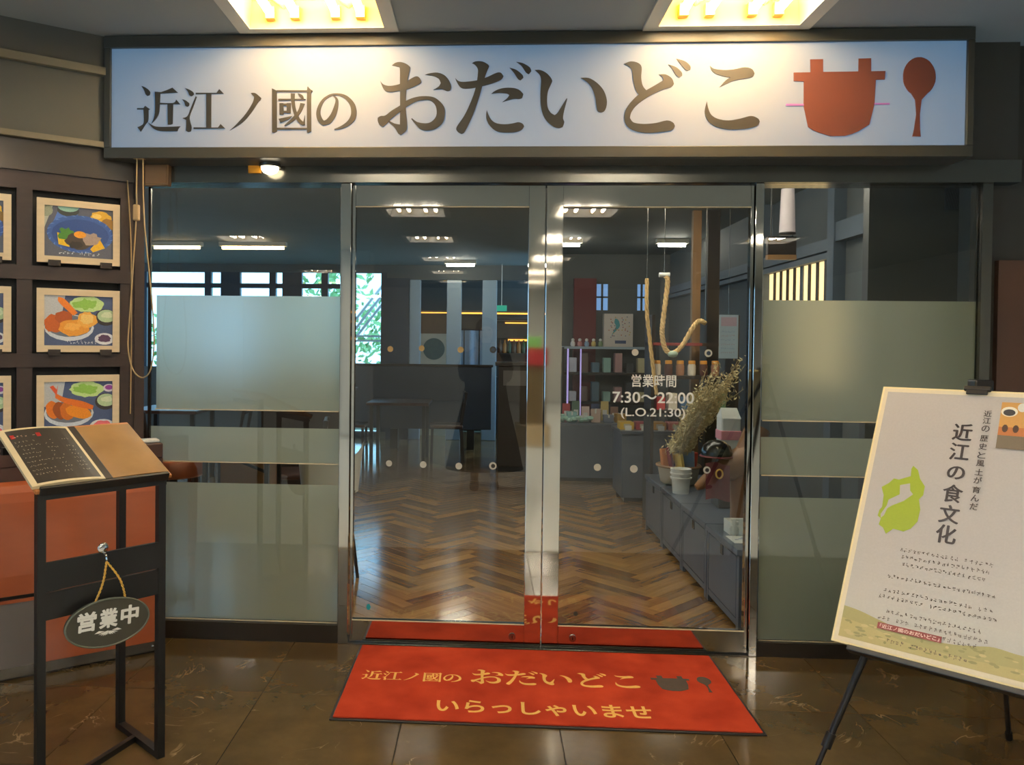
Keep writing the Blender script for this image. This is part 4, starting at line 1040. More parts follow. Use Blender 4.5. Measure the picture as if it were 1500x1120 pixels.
for i in range(9):
    y = 1.63+i*.137; wdt = .045 if i == 4 else .03
    part('bar', MB().box(RX+.018, RX+.03, y-wdt/2, y+wdt/2, 1.2, 2.045), 'blue_wood' if i == 4 else 'dark_wood', w5, True)
for z in (1.45, 1.72): part('cross_bar', MB().box(RX+.005, RX+.03, 1.63, 2.86, z, z+.015), 'blue_wood', w5, True)
part('sill', MB().box(RX-.02, RX+.05, 1.6, 2.9, 1.16, 1.2), 'blue_wood', w5, True)
# dark partition just behind the right-hand glass
solo('wall_partition', MB().box(1.615, 2.05, .30, .36, 0, SHOP_CEIL), 'dark_wall', 'dark partition wall behind the right end of the glass', 'wall', kind='structure')
# back right wall with small blue windows
BR = 6.5
wbr = MB().box(.62, 2.4, BR, BR+.1, 0, 1.90).box(.62, 2.4, BR, BR+.1, 2.24, SHOP_CEIL).box(.62, 1.12, BR, BR+.1, 1.90, 2.24).box(1.27, 1.64, BR, BR+.1, 1.9, 2.24).box(1.76, 2.1, BR, BR+.1, 1.9, 2.24)
solo('wall_back_right', wbr, 'shop_wall', 'grey wall with small windows behind the gift corner', 'wall', kind='structure')
pm('blue_pane', (140, 180, 232), 0.2, var=.05, emit=.45, emit_rgb=(140, 186, 246))
for n, (x0, x1) in enumerate(((1.12, 1.27), (1.64, 1.76), (2.1, 2.4))):
    w = thing('window_%d' % (6+n), ('small blue-lit window beside the maroon pillar', 'narrow blue-lit window behind the hanging rope', 'blue-lit window right of the hanging rope')[n], 'window', (x0, BR, 1.9), kind='structure')
    part('pane', MB().box(x0, x1, BR+.05, BR+.06, 1.9, 2.24), 'blue_pane', w, True)
    part('bar', MB().box((x0+x1)/2-.012, (x0+x1)/2+.012, BR+.02, BR+.05, 1.9, 2.24), 'dark_wood', w, True)
    part('bar', MB().box(x0, x1, BR+.02, BR+.045, 2.06, 2.08), 'dark_wood', w, True)
solo('trim_10', MB().box(.82, 1.10, BR-.12, BR, 0, 2.3), 'maroon', 'maroon pillar at the back of the gift corner', 'pillar', kind='structure')
solo('trim_11', MB().box(1.48, 1.55, 3.15, 3.21, 0, 2.62), 'tan_wood', 'light wooden post rising behind the jar shelf', 'post', kind='structure')
solo('trim_12', MB().box(1.60, 1.70, 3.12, 3.2, 0, 2.62), 'dark_wood', 'dark wooden post rising behind the jar shelf', 'post', kind='structure')

# outside the windows: ground, trees, white stair railing
solo('ground_outside', MB().box(-16, 3, 9.4, 24, -.1, 0), 'ground_out', 'pale ground outside the windows', 'ground', kind='structure')
def tree(x, y, h, r, label, seed):
    rr = random.Random(seed)
    t = thing('tree', label, 'tree', (x, y, 0), group='trees outside the windows')
    part('trunk', MB().tube([(0, 0, 0), (.05, 0, h*.3), (0, .05, h*.6)], [.12, .1, .05], 7), 'bark', t)
    f = MB()
    for _ in range(620):
        a = rr.random()*6.283; b = rr.random()*3.1416; q = rr.random()**.4
        c = Vector((r*q*math.sin(b)*math.cos(a), r*q*math.sin(b)*math.sin(a), h*.62+h*.42*q*math.cos(b)))
        d = Vector((rr.random()-.5, rr.random()-.5, rr.random()-.5)).normalized(); e = d.orthogonal().normalized(); s = .07+.06*rr.random()
        f.add([c-d*s, c+e*s*.5, c+d*s, c-e*s*.5], [(0, 1, 2, 3)])
    lf = part('foliage', f, 'leaf', t, fixn=False); lf['kind'] = 'stuff'
tree(-3.6, 13.2, 3.4, 1.2, 'leafy green tree outside behind the white railing', 3)
tree(-2.2, 14.5, 2.5, 1.3, 'leafy green tree seen through the rightmost back window', 4)
tree(-7.6, 15.0, 2.4, .9, 'small leafy tree outside the left back windows', 5)
rl = thing('stair_railing', 'white stair railing outside the back window', 'railing', (-2.6, 9.9, 0))
for k in range(3): part('rail', MB().bar((-3.2+.0, 9.9, .75+.16*k), (-2.1, 9.9, 2.15+.16*k), .05, .04), 'rail_white', rl, True)
for z in (1.48, 1.56): part('rail', MB().bar((-3.2, 9.85, z), (-1.9, 9.85, z), .05, .035), 'rail_white', rl, True)
for x in (-3.2, -1.9): part('post', MB().box(x-.025, x+.025, 9.87, 9.93, 0, 1.6), 'rail_white', rl, True)

# ---------------------------------------------------------------- shop lamps
def strip_light(x0, x1, y, label, z=SHOP_CEIL, mat='shop_glow', wdt=.09):
    t = thing('strip_light', label, 'ceiling light', ((x0+x1)/2, y, z), group='strip lights inside the shop')
    part('housing', MB().bevelbox(x0, x1, y-wdt/2, y+wdt/2, z-.05, z-.0005, .004), 'fixture_trim', t, True)
    part('tube', MB().tube([(x0+.03, y, z-.068), (x1-.03, y, z-.068)], .018, 8), mat, t, True)
strip_light(-4.28, -3.67, 5.4, 'warm strip light on the shop ceiling, leftmost behind the left pane', mat='warm_glow')
strip_light(-3.46, -2.66, 5.4, 'warm strip light on the shop ceiling, right one behind the left pane', mat='warm_glow')
strip_light(.45, .75, 5.0, 'short strip light on the shop ceiling above the gift boxes')
strip_light(1.55, 1.9, 5.0, 'short strip light on the shop ceiling in the right corner')
strip_light(-.9, -.45, 7.3, 'short strip light on the shop ceiling above the navy partition')
for k, x in enumerate((-4.6, -3.2, -1.9, -.75, .15, 1.15)):  # row out of view above the glass, added to brighten the shop
    strip_light(x-.45, x+.4, 1.0+.0*k, ('added hidden strip light just inside the shop front, first from the left', 'added hidden strip light just inside the shop front, second from the left', 'added hidden strip light just inside the shop front, third from the left', 'added hidden strip light just inside the shop front, behind the left door', 'added hidden strip light just inside the shop front, behind the right door', 'added hidden strip light just inside the shop front, at the right wall')[k])
for k, x in enumerate((-2.6, -.9, .75)):  # second row out of view, also added for brightness
    strip_light(x-.45, x+.4, 1.55, ('added hidden strip light in the second row of the shop ceiling, left one', 'added hidden strip light in the second row of the shop ceiling, middle one', 'added hidden strip light in the second row of the shop ceiling, right one')[k])
def spot(x, y, label):
    t = thing('spot_light', label, 'spotlight', (x, y, SHOP_CEIL), group='small ceiling spots in the shop')
    part('can', MB().lathe([(.05, 0), (.05, -.05), (.04, -.055)], 14, at=(x, y, SHOP_CEIL-.0005)), 'black_metal', t, True)
    part('lens', MB().lathe([(.036, -.0552), (.036, -.06)], 14, at=(x, y, SHOP_CEIL)), 'shop_glow', t, True)
spot(1.15, .9, 'added small ceiling spot lighting the low black cabinets'); spot(.9, 2.2, 'added small ceiling spot lighting the hanging rope'); spot(-1.1, 1.3, 'small ceiling spot behind the left door')  # cabinet and rope spots are added to light the goods

# ---------------------------------------------------------------- back of the shop, left door view
cols_ = [(-1.459, -1.291), (-.895, -.676), (-.364, -.145)]
for n, (a, b) in enumerate(cols_):
    solo('column', MB().bevelbox(a, b, BY-.0, BY+.12, 0, 2.40, .01), 'blue_column', ('pale blue column beside the back window, leftmost of three', 'pale blue column, middle one of three', 'pale blue column next to the amber lit shelf')[n], 'column', (a, BY, 0), group='pale columns at the back')
fp = thing('partition', 'low navy partition in front of the pale columns', 'partition', (-1.2, 7.0, 0))
part('panel', MB().bevelbox(-2.9, -.22, 7.0, 7.08, .27, 1.13, .006), 'navy_panel', fp, True)
part('cap', MB().bevelbox(-2.92, -.20, 6.98, 7.10, 1.13, 1.16, .004), 'dark_wood', fp, True)
for x in (-2.6, -1.55, -.5): part('foot', MB().box(x-.05, x+.05, 6.95, 7.13, 0, .27), 'black_metal', fp, True)
em = thing('emblem_panel', 'cream panel with a round dark green emblem at the back', 'panel', (-1.1, 8.6, 0))
part('panel', MB().box(-1.36, -.86, 8.55, 8.6, .0, 1.60), 'cream_panel', em, True)
part('upper_panel', MB().box(-1.36, -.86, 8.55, 8.6, 1.60, 1.92), 'brown_panel', em, True)
part('emblem', MB().prism(ell(-1.12, 1.36, .17, .17, 28), 8.54, 8.55, fx), 'emblem_green', em, True)
ab = thing('light_shelf', 'amber lit shelf board along the back wall', 'shelf', (-.2, 9.0, 1.93))
part('board', MB().box(-1.6, .6, 8.85, 9.2, 1.95, 1.98), 'tan_wood', ab, True)
part('light_strip', MB().box(-1.6, .6, 8.86, 8.89, 1.925, 1.95), 'amber_glow', ab, True)
nr = thing('curtain', 'pale blue half curtain hanging at the back', 'curtain', (-.55, 8.66, 1.68))
for k in range(3):
    x = -.88+k*.24; mb = MB(); n = 8
    vs = []
    for i in range(n+1):
        u = i/n; vs += [(x+u*.22, 8.66+.012*math.sin(u*9+k), 1.66), (x+u*.22, 8.66+.02*math.sin(u*9+k), 1.0)]
    mb.add(vs, [(2*i, 2*i+2, 2*i+3, 2*i+1) for i in range(n)], smooth=True)
    part('cloth', mb, 'noren', nr, True, fixn=False)
part('rod', MB().tube([(-.95, 8.66, 1.67), (-.1, 8.66, 1.67)], .012, 8), 'dark_wood', nr, True)
ex = thing('exit_sign', 'small green exit sign hanging at the back of the shop', 'sign', (-.08, 7.8, 1.97))
part('panel', MB().bevelbox(-.15, -.005, 7.79, 7.82, 1.93, 2.015, .004), 'exit_glow', ex, True)
part('hanger', MB().tube([(-.08, 7.805, 2.015), (-.08, 7.805, SHOP_CEIL)], .006, 6), 'white_paint', ex, True)
sh = thing('shelf_unit', 'dark shelf unit with amber lit back at the end of the passage', 'shelf', (.15, 8.9, 0))
part('back', MB().box(-.16, .60, 9.0, 9.03, 0, 1.86), 'dark_wood', sh, True)
for x in (-.18, .60): part('side', MB().box(x, x+.03, 8.7, 9.03, 0, 1.86), 'dark_wood', sh, True)
for z in (.9, 1.28, 1.55, 1.82): part('shelf', MB().box(-.15, .60, 8.7, 9.0, z, z+.025), 'dark_wood', sh, True)
part('light_strip', MB().box(.05, .58, 8.96, 8.985, 1.50, 1.53), 'amber_glow', sh, True); part('light_strip', MB().box(.0, .58, 8.96, 8.985, 1.78, 1.80), 'amber_glow', sh, True)
bot = MB().lathe([(.032, 0), (.034, .02), (.034, .13), (.014, .17), (.013, .21)], 10)
colour('bottle_brown', (96, 60, 30), .15); colour('bottle_green', (60, 84, 50), .15); colour('bottle_amber', (190, 120, 40), .15)
for k in range(9):
    mt = ('bottle_brown', 'bottle_amber', 'bottle_green')[k % 3]
    b_ = MB().lathe([(.032, 0), (.034, .02), (.034, .13), (.014, .17), (.013, .21)], 10)
    x = -.08+k*.075
    
    o = solo('bottle', b_.move(Matrix.Translation((x, 8.82, 1.3055))), mt, ('brown', 'amber', 'green')[k % 3]+' bottle on the amber lit shelf unit, '+('first', 'second', 'third', 'fourth', 'fifth', 'sixth', 'seventh', 'eighth', 'ninth')[k]+' from the left', 'bottle', (x, 8.82, 1.3055), group='bottles on the amber lit shelf unit')
# host counter
hc = thing('host_counter', 'tall dark host counter with a grey panel in the passage', 'counter', (.02, 5.3, 0))
part('body', MB().bevelbox(-.16, .30, 5.15, 5.6, .06, 1.20, .006), 'dark_wood', hc, True)
part('top', MB().bevelbox(-.19, .33, 5.12, 5.63, 1.20, 1.24, .006), 'dark_wood', hc, True)
part('front_panel', MB().box(-.10, .30, 5.142, 5.15, .98, 1.15), 'grey_panel', hc, True)
part('plinth', MB().box(-.15, .29, 5.17, 5.6, 0, .06), 'black_metal', hc, True)
# side counter at the left with a white pot
sc_ = thing('side_counter', 'dark side counter at the left edge of the left door view', 'counter', (-1.5, 3.6, 0))
part('body', MB().bevelbox(-2.4, -1.58, 3.5, 3.9, .05, .98, .006), 'dark_wood', sc_, True)
part('top', MB().bevelbox(-2.43, -1.55, 3.47, 3.93, .98, 1.01, .005), 'walnut', sc_, True)
part('plinth', MB().box(-2.35, -1.62, 3.52, 3.88, 0, .05), 'black_metal', sc_, True)
wp = thing('pot', 'white pot with a tall handle on the dark side counter', 'pot', (-1.63, 3.6, 1.01))
part('body', MB().lathe([(.04, 0), (.06, .02), (.062, .06), (.045, .09)], 14, at=(-1.63, 3.6, 1.0105)), 'white_plastic', wp, True)
part('handle', MB().tube(cr([(-1.67, 3.6, 1.09), (-1.67, 3.6, 1.2), (-1.63, 3.6, 1.24), (-1.59, 3.6, 1.2), (-1.59, 3.6, 1.09)]), .006, 6), 'white_plastic', wp, True)

# dining tables and chairs
def dining_table(x, y, label, w=.75, d=.7):
    t = thing('dining_table', label, 'table', (x, y, 0))
    part('top', MB().bevelbox(-w/2, w/2, -d/2, d/2, .70, .735, .006), 'walnut', t)
    for sx in (-1, 1):
        for sy in (-1, 1): part('leg', MB().box(sx*(w/2-.06)-.02, sx*(w/2-.06)+.02, sy*(d/2-.06)-.02, sy*(d/2-.06)+.02, 0, .70), 'black_metal', t)
def make_chair():
    t = thing('dining_chair', 'x', 'chair')
    part('seat', MB().bevelbox(-.2, .2, -.2, .2, .42, .46, .012), 'walnut', t)
    for sx in (-1, 1):
        part('leg', MB().bar((sx*.18, -.18, 0), (sx*.17, -.17, .42), .03, .03), 'dark_wood', t)
        part('leg', MB().bar((sx*.18, .21, 0), (sx*.17, .18, .46), .03, .03), 'dark_wood', t)
        part('back_post', MB().bar((sx*.17, .18, .46), (sx*.17, .24, .86), .028, .028), 'dark_wood', t)
    part('backrest', MB().bevelbox(-.17, .17, .215, .24, .70, .86, .008), 'dark_wood', t)
    part('stretcher', MB().bar((-.17, -.175, .2), (.17, -.175, .2), .02, .02), 'dark_wood', t)
    return t
dining_table(-2.35, 2.3, 'dark dining table just behind the left glass pane')
dining_table(-3.6, 4.4, 'dark dining table deeper behind the left glass pane')
dining_table(-1.35, 5.9, 'dark dining table in front of the navy partition')
ch0 = make_chair()
for i, (x, y, r, lb) in enumerate(((-1.75, 2.2, -1.4, 'dark wooden chair right of the table nearest the left pane'), (-2.9, 2.4, 1.5, 'dark wooden chair left of the table nearest the left pane'), (-1.95, 5.8, 1.6, 'dark wooden chair left of the table by the navy partition'),
                               (-.78, 5.9, -1.5, 'dark wooden chair right of the table by the navy partition'), (-3.0, 4.3, -1.5, 'dark wooden chair right of the farther table behind the left pane'))):
    c_ = ch0 if i == 0 else copy_tree(ch0); place(c_, (x, y, 0), r); tag(c_, lb, 'chair', 'dining chairs in the shop')
rs = thing('stool', 'round orange-red stool behind the left glass pane', 'stool', (-2.12, .75, 0))
part('seat', MB().lathe([(.17, .66), (.19, .68), (.19, .74), (.15, .78)], 24), 'orange_lacquer', rs)
part('pole', MB().tube([(0, 0, .02), (0, 0, .66)], .025, 10), 'black_metal', rs); part('base', MB().lathe([(.17, 0), (.16, .015), (.03, .03)], 20), 'black_metal', rs)
tb = thing('side_table', 'slim black framed table with tan panel behind the left pane', 'table', (-1.72, .8, 0))
part('top', MB().bevelbox(-.2, .2, -.15, .15, .86, .89, .004), 'tan_wood', tb)
for sx in (-1, 1):
    for sy in (-1, 1): part('leg', MB().box(sx*.18-.012, sx*.18+.012, sy*.13-.012, sy*.13+.012, 0, .86), 'black_metal', tb)
part('brace', MB().bar((-.18, -.13, .84), (.18, -.13, .70), .015, .015), 'black_metal', tb); part('panel', MB().box(-.17, .17, .1, .12, .3, .86), 'tan_wood', tb)
wc = thing('shell_chair', 'white curved shell chair with black legs behind the left pane', 'chair', (-1.22, .9, 0))
mb = MB(); vs = []; n = 14
for i in range(n+1):
    a = math.pi*(1.0+i/n); vs += [(.2*math.cos(a), .17*math.sin(a)-.0, .86-.12*math.sin(math.pi*i/n)), (.17*math.cos(a), .14*math.sin(a), .56)]
mb.add(vs, [(2*i, 2*i+2, 2*i+3, 2*i+1) for i in range(n)], smooth=True)
part('shell', mb, 'white_plastic', wc); part('seat', MB().lathe([(.16, .54), (.17, .57), (.15, .59)], 18), 'dark_wood', wc)
for sx in (-1, 1):
    for sy in (-1, 1): part('leg', MB().bar((sx*.15, sy*.13, 0), (sx*.09, sy*.08, .55), .018, .018), 'black_metal', wc)

# ---------------------------------------------------------------- gift corner, right door view
CX = .985
cdiv = [.235, .815, 1.39, 1.97, 2.55]
def low_cabinet():
    t = thing('cabinet', 'x', 'cabinet'); w = .566
    part('body', MB().bevelbox(.014, .5, 0, w, .035, .40, .003), 'cabinet_black', t)
    part('top', MB().bevelbox(-.012, .52, -.003, w+.003, .40, .432, .004), 'cabinet_black', t)
    d = part('door', MB().bevelbox(0, .014, .045, w-.03, .075, .385, .003), 'cabinet_black', t)
    part('latch', MB().box(-.006, 0, w*.5-.02, w*.5+.02, .335, .385), 'black_gloss', d)
    part('frame_post', MB().box(0, .02, 0, .04, .0, .40), 'cabinet_black', t); part('frame_post', MB().box(0, .02, w-.025, w, .0, .40), 'cabinet_black', t)
    part('bottom_rail', MB().box(0.002, .02, .04, w-.025, .035, .07), 'cabinet_black', t)
    return t
cb0 = low_cabinet()
for i in range(4):
    c_ = cb0 if i == 0 else copy_tree(cb0); place(c_, (CX, cdiv[i], 0))
    tag(c_, ('low black cabinet nearest the right door', 'second low black cabinet from the right door', 'third low black cabinet from the right door', 'low black cabinet farthest from the right door')[i], 'cabinet', 'row of low black cabinets')
TOP = .433
# decorative straw rope
def rope(pts, r, parent):
    P = cr(pts, 14); mb = MB()
    for ph in (0, 2.09, 4.19):
        q = []
        for i, p in enumerate(P):
            d = (P[min(i+1, len(P)-1)]-P[max(i-1, 0)]).normalized(); s = d.cross(Vector((0, 1, 0))).normalized(); t = Vector((0, 1, 0))
            a = ph+i*.55; q.append(p+(s*math.cos(a)+t*math.sin(a))*r*.55)
        mb.tube(q, r*.62, 6)
    part('strand', mb, 'rope_straw', parent, True)
rp = thing('rope', 'golden straw rope hung in a loop behind the right door', 'rope', (.95, 1.6, 1.4))
rope([(.905, 1.6, 1.915), (.917, 1.6, 1.885), (.906, 1.6, 1.753), (.889, 1.6, 1.6), (.887, 1.6, 1.524), (.908, 1.6, 1.43), (.957, 1.6, 1.400), (1.02, 1.6, 1.452), (1.085, 1.6, 1.568), (1.13, 1.6, 1.618), (1.17, 1.6, 1.604)], .015, rp)
rope([(.78, 1.6, 1.90), (.782, 1.6, 1.684), (.806, 1.6, 1.477), (.831, 1.6, 1.293), (.856, 1.6, 1.12)], .012, rp)
part('knot', MB().blob((.957, 1.59, 1.395), (.035, .025, .022), jitter=.2), colour('knot_green', (186, 204, 180)), rp, True, label='pale green knot')
part('hanging_ring', MB().tube([(.86, 1.6, 1.925), (.93, 1.6, 1.925)], .016, 10), 'white_plastic', rp, True)
part('hanging_wire', MB().tube([(.895, 1.6, 1.93), (.895, 1.6, SHOP_CEIL)], .0016, 6).tube([(.78, 1.6, 1.9), (.78, 1.6, SHOP_CEIL)], .0016, 6).tube([(1.17, 1.6, 1.604), (1.17, 1.6, SHOP_CEIL)], .0016, 6), 'satin_steel', rp, True)
# bundle of dried grass standing in a colourful basket of packets
bs = thing('basket', 'pale basket filled with small packets on the low cabinets', 'basket', (1.13, 2.10, TOP))
part('body', MB().lathe([(.10, 0), (.13, .02), (.15, .13), (.155, .14), (.145, .14), (.12, .03)], 18, at=(1.13, 2.10, TOP)), 'cream_panel', bs, True)
part('rim', MB().tube([(1.13+.155*math.cos(a), 2.10+.155*math.sin(a), TOP+.138) for a in [k*math.pi/9 for k in range(18)]], .01, 6, closed=True), 'tan_wood', bs, True)
pk = [((216, 60, 50), 'red'), ((236, 236, 228), 'white'), ((60, 64, 96), 'navy'), ((220, 170, 60), 'mustard'), ((196, 120, 60), 'orange-brown'), ((120, 30, 40), 'dark red'), ((240, 210, 120), 'pale yellow'), ((130, 160, 190), 'light blue')]
for k, (rgb, nm) in enumerate(pk):
    a = k*.785; x = 1.13+.085*math.cos(a); y = 2.10+.085*math.sin(a); cn = colour('pk_%d' % k, rgb)
    mb = MB().bevelbox(-.04, .04, -.014, .014, 0, .16, .006).move(Matrix.Translation((x, y, TOP+.08+.02*(k % 3))) @ Matrix.Rotation(a+.4, 4, 'Z') @ Matrix.Rotation(.18, 4, 'X'))
    solo('packet', mb, cn, nm+' packet standing in the pale basket on the low cabinets', 'packet', (x, y, TOP+.12), group='packets in the pale basket')
dg = thing('dried_grass', 'bundle of dried straw-coloured grass leaning above the low cabinets', 'dried plants', (1.10, 2.04, .66))
rr = random.Random(11); base = Vector((1.10, 2.04, .68)); tip = Vector((1.33, 1.62, 1.28))
stem, fl = MB(), MB()
for _ in range(80):
    b0 = base+Vector((rr.uniform(-.08, .08), rr.uniform(-.08, .08), rr.uniform(-.03, .03))); t0 = base.lerp(tip, rr.uniform(.5, 1.08))+Vector((rr.uniform(-.12, .12), rr.uniform(-.12, .12), rr.uniform(-.06, .06)))
    mid = b0.lerp(t0, .5)+Vector((rr.uniform(-.03, .03), rr.uniform(-.03, .03), 0)); q = [b0, mid, t0]
    stem.tube(q, .0022, 4)
    for _ in range(60):
        f = rr.uniform(.08, 1.0); p = b0.lerp(mid, f*2) if f < .5 else mid.lerp(t0, f*2-1)
        p = p+Vector((rr.gauss(0, .016), rr.gauss(0, .016), rr.gauss(0, .016)))
        d = Vector((rr.uniform(-.6, .6), rr.uniform(-.6, .6), rr.uniform(-1, .3))).normalized(); e = d.orthogonal().normalized(); s = .016
        fl.add([p-d*s, p+e*s*.35, p+d*s, p-e*s*.35], [(0, 1, 2, 3)])
part('stems', stem, 'dried_grass', dg, True); pf = part('seed_heads', fl, 'dried_grass', dg, True, fixn=False); pf['kind'] = 'stuff'
# driftwood with a maroon cloth
dr = thing('driftwood', 'dark brown driftwood trunk with a side branch on the low cabinet', 'driftwood', (1.2, .8, TOP))
part('trunk', MB().tube(cr([(1.20, .82, TOP+.001), (1.20, .82, .52), (1.18, .79, .68), (1.20, .80, .82), (1.27, .84, .98)]), [.085-.0008*i for i in range(21)], 10), 'driftwood', dr, True)
part('branch', MB().tube(cr([(1.20, .8, .80), (1.09, .77, .76), (.98, .75, .70), (.90, .74, .65)]), [.10-.0055*i for i in range(16)], 10), 'driftwood', dr, True)
hat = thing('bowl', 'black upturned bowl resting on the driftwood', 'bowl', (1.02, .775, .822))
part('shell', MB().lathe([(.085, 0), (.088, .02), (.075, .06), (.045, .085), (.01, .093)], 20, at=(1.02, .775, .826)), 'black_gloss', hat, True); part('rim', MB().lathe([(.09, -.004), (.094, 0), (.088, .006)], 20, at=(1.02, .775, .826)), 'maroon', hat, True)
mc = thing('cloth', 'maroon cloth with a brass ring draped over the driftwood branch', 'cloth', (1.0, .7, .7))
mb = MB(); n = 10; vs = []
for i in range(n+1):
    u = i/n
    for j in range(7):
        v = j/6; vs.append((.93+.13*u, .665-.012*math.sin(u*7)-.01*v, .80-.20*v+.01*math.sin(u*5)))
mb.add(vs, [(i*7+j, (i+1)*7+j, (i+1)*7+j+1, i*7+j+1) for i in range(n) for j in range(6)], smooth=True)
part('drape', mb, 'maroon_cloth', mc, True, fixn=False)
part('ring', MB().tube([(1.0+.018*math.cos(a), .645, .745+.024*math.sin(a)) for a in [k*math.pi/8 for k in range(16)]], .005, 6, closed=True), 'gold_cord', mc, True)
# white basket, flyer, bag, crate
wb_ = thing('plastic_basket', 'small white plastic basket at the front of the low cabinets', 'basket', (1.06, 1.74, TOP))
part('shell', MB().lathe([(.055, 0), (.065, .12), (.072, .17), (.066, .17), (.05, .01)], 16, at=(1.06, 1.74, TOP)), 'white_plastic', wb_, True)
for z in (.10, .13): part('band', MB().lathe([(.072, z), (.074, z+.012)], 16, at=(1.06, 1.74, TOP)), 'white_paint', wb_, True)
cr_ = thing('crate', 'low white slotted crate beside the driftwood', 'crate', (1.12, .62, TOP))
for i in range(5): part('slat', MB().box(1.04+i*.035, 1.06+i*.035, .53, .54, TOP, TOP+.085), 'white_plastic', cr_, True)
part('rail', MB().box(1.03, 1.21, .528, .542, TOP+.04, TOP+.052).box(1.03, 1.21, .528, .542, TOP+.08, TOP+.09), 'white_plastic', cr_, True); part('box', MB().box(1.03, 1.21, .542, .65, TOP, TOP+.07), 'white_plastic', cr_, True)
pr = Print(lambda u, v, t: (1.0+u, .36+v, TOP+.0035+t))
pr.rect(0, .2, 0, .15, (214, 216, 210))
for k in range(14): pr.poly(ell(.03+rnd.random()*.14, .03+rnd.random()*.09, .012, .008, 8), ((70, 90, 140), (120, 150, 190), (90, 80, 120))[k % 3])
fy = thing('flyer', 'white sheet with blue print lying on the nearest low cabinet', 'flyer', (1.1, .43, TOP))
part('sheet', MB().box(1.0, 1.2, .36, .51, TOP, TOP+.003), 'white_paint', fy, True); part('print', pr.mb, 'print', fy, True, fixn=False)
bg_ = thing('parcel', 'white wrapped parcel with a pink band behind the driftwood by the right door', 'parcel', (1.25, 1.32, .80))
st_ = thing('riser', 'dark wooden riser box under the white parcel', 'riser', (1.25, 1.32, TOP))
part('box', MB().bevelbox(1.17, 1.33, 1.24, 1.40, TOP, .799, .006), 'dark_wood', st_, True); part('lid_line', MB().box(1.168, 1.332, 1.238, 1.402, .76, .766), 'black_metal', st_, True)
part('box', MB().bevelbox(1.19, 1.31, 1.26, 1.38, .80, 1.0, .012), 'white_plastic', bg_, True); part('band', MB().bevelbox(1.186, 1.314, 1.256, 1.384, .86, .92, .006), colour('pink', (226, 150, 160)), bg_, True)
part('folded_top', MB().add([(1.19, 1.26, .995), (1.31, 1.26, .995), (1.31, 1.38, .995), (1.19, 1.38, .995), (1.20, 1.32, 1.06), (1.30, 1.32, 1.06)], [(0, 1, 5, 4), (2, 3, 4, 5), (1, 2, 5), (3, 0, 4), (0, 3, 2, 1)]), 'white_plastic', bg_, True)
# notice sheet
pr = Print(lambda u, v, t: (1.145+u, 1.19-t, 1.375+v)); pr.rect(0, .115, 0, .27, (196, 214, 226)); pr.rect(.01, .105, .20, .255, (206, 176, 190))
for k in range(6): pr.scribble(.012, .1, .03+k*.026, .014, (90, 130, 190) if k % 2 else (190, 110, 120), .1)
nt_ = thing('notice', 'light blue notice sheet hanging behind the right door', 'notice', (1.2, 1.2, 1.375))
part('sheet', MB().box(1.145, 1.26, 1.191, 1.195, 1.375, 1.645), 'white_paint', nt_, True); part('print', pr.mb, 'print', nt_, True, fixn=False); part('string', MB().tube([(1.2, 1.193, 1.645), (1.2, 1.193, SHOP_CEIL)], .0014, 5), 'satin_steel', nt_, True)
# shelf with jars behind
js = thing('jar_shelf', 'dark open shelf with jars behind the low cabinets', 'shelf', (1.35, 2.9, 0))
for z in (.9, 1.18, 1.45): part('board', MB().box(1.05, 1.75, 2.72, 3.0, z, z+.025), 'dark_wood', js, True)
for x in (1.05, 1.725): part('side', MB().box(x, x+.025, 2.72, 3.0, 0, 1.7), 'dark_wood', js, True)
part('price_strip', MB().box(1.06, 1.45, 2.705, 2.72, 1.452, 1.475), colour('price_red', (140, 50, 48)), js, True)
for k in range(6):
    x = 1.12+k*.095; cn = colour('jar_%d' % (k % 3), ((230, 220, 205), (90, 50, 40), (170, 120, 90))[k % 3])
    j = thing('jar', 'preserve jar number with orange lid', 'jar', (x, 2.84, 1.2055), group='jars on the dark open shelf')
    j['label'] = ('cream jar at the left end of the dark open shelf', 'dark brown jar second from left on the dark open shelf', 'tan jar third from left on the dark open shelf', 'cream jar fourth from left on the dark open shelf', 'dark brown jar fifth from left on the dark open shelf', 'tan jar at the right end of the dark open shelf')[k]
    part('body', MB().lathe([(.03, 0), (.034, .01), (.034, .08), (.026, .095)], 12), cn, j); part('lid', MB().lathe([(.029, .095), (.029, .12), (.025, .124)], 12), colour('lid_orange', (232, 160, 50)), j)
# display tables with boxed sweets and cloths
def display_table(x0, x1, y0, y1, h, label, mat='cabinet_black'):
    t = thing('display_table', label, 'table', ((x0+x1)/2, (y0+y1)/2, 0))
    part('top', MB().bevelbox(x0, x1, y0, y1, h-.03, h, .004), mat, t, True); part('skirt', MB().box(x0+.02, x1-.02, y0+.02, y1-.02, .04, h-.03), mat, t, True); part('plinth', MB().box(x0+.05, x1-.05, y0+.05, y1-.05, 0, .04), 'black_metal', t, True)
display_table(.42, 1.22, 4.6, 5.2, .62, 'black display table with gift boxes behind the right door')
display_table(.95, 1.9, 3.55, 4.1, .66, 'black display table with yellow boxes behind the opening hours')
colr = [((176, 216, 200), 'pale mint'), ((150, 196, 196), 'teal'), ((226, 232, 226), 'white'), ((206, 176, 160), 'pink-beige'), ((120, 130, 150), 'slate blue'), ((196, 150, 60), 'mustard')]
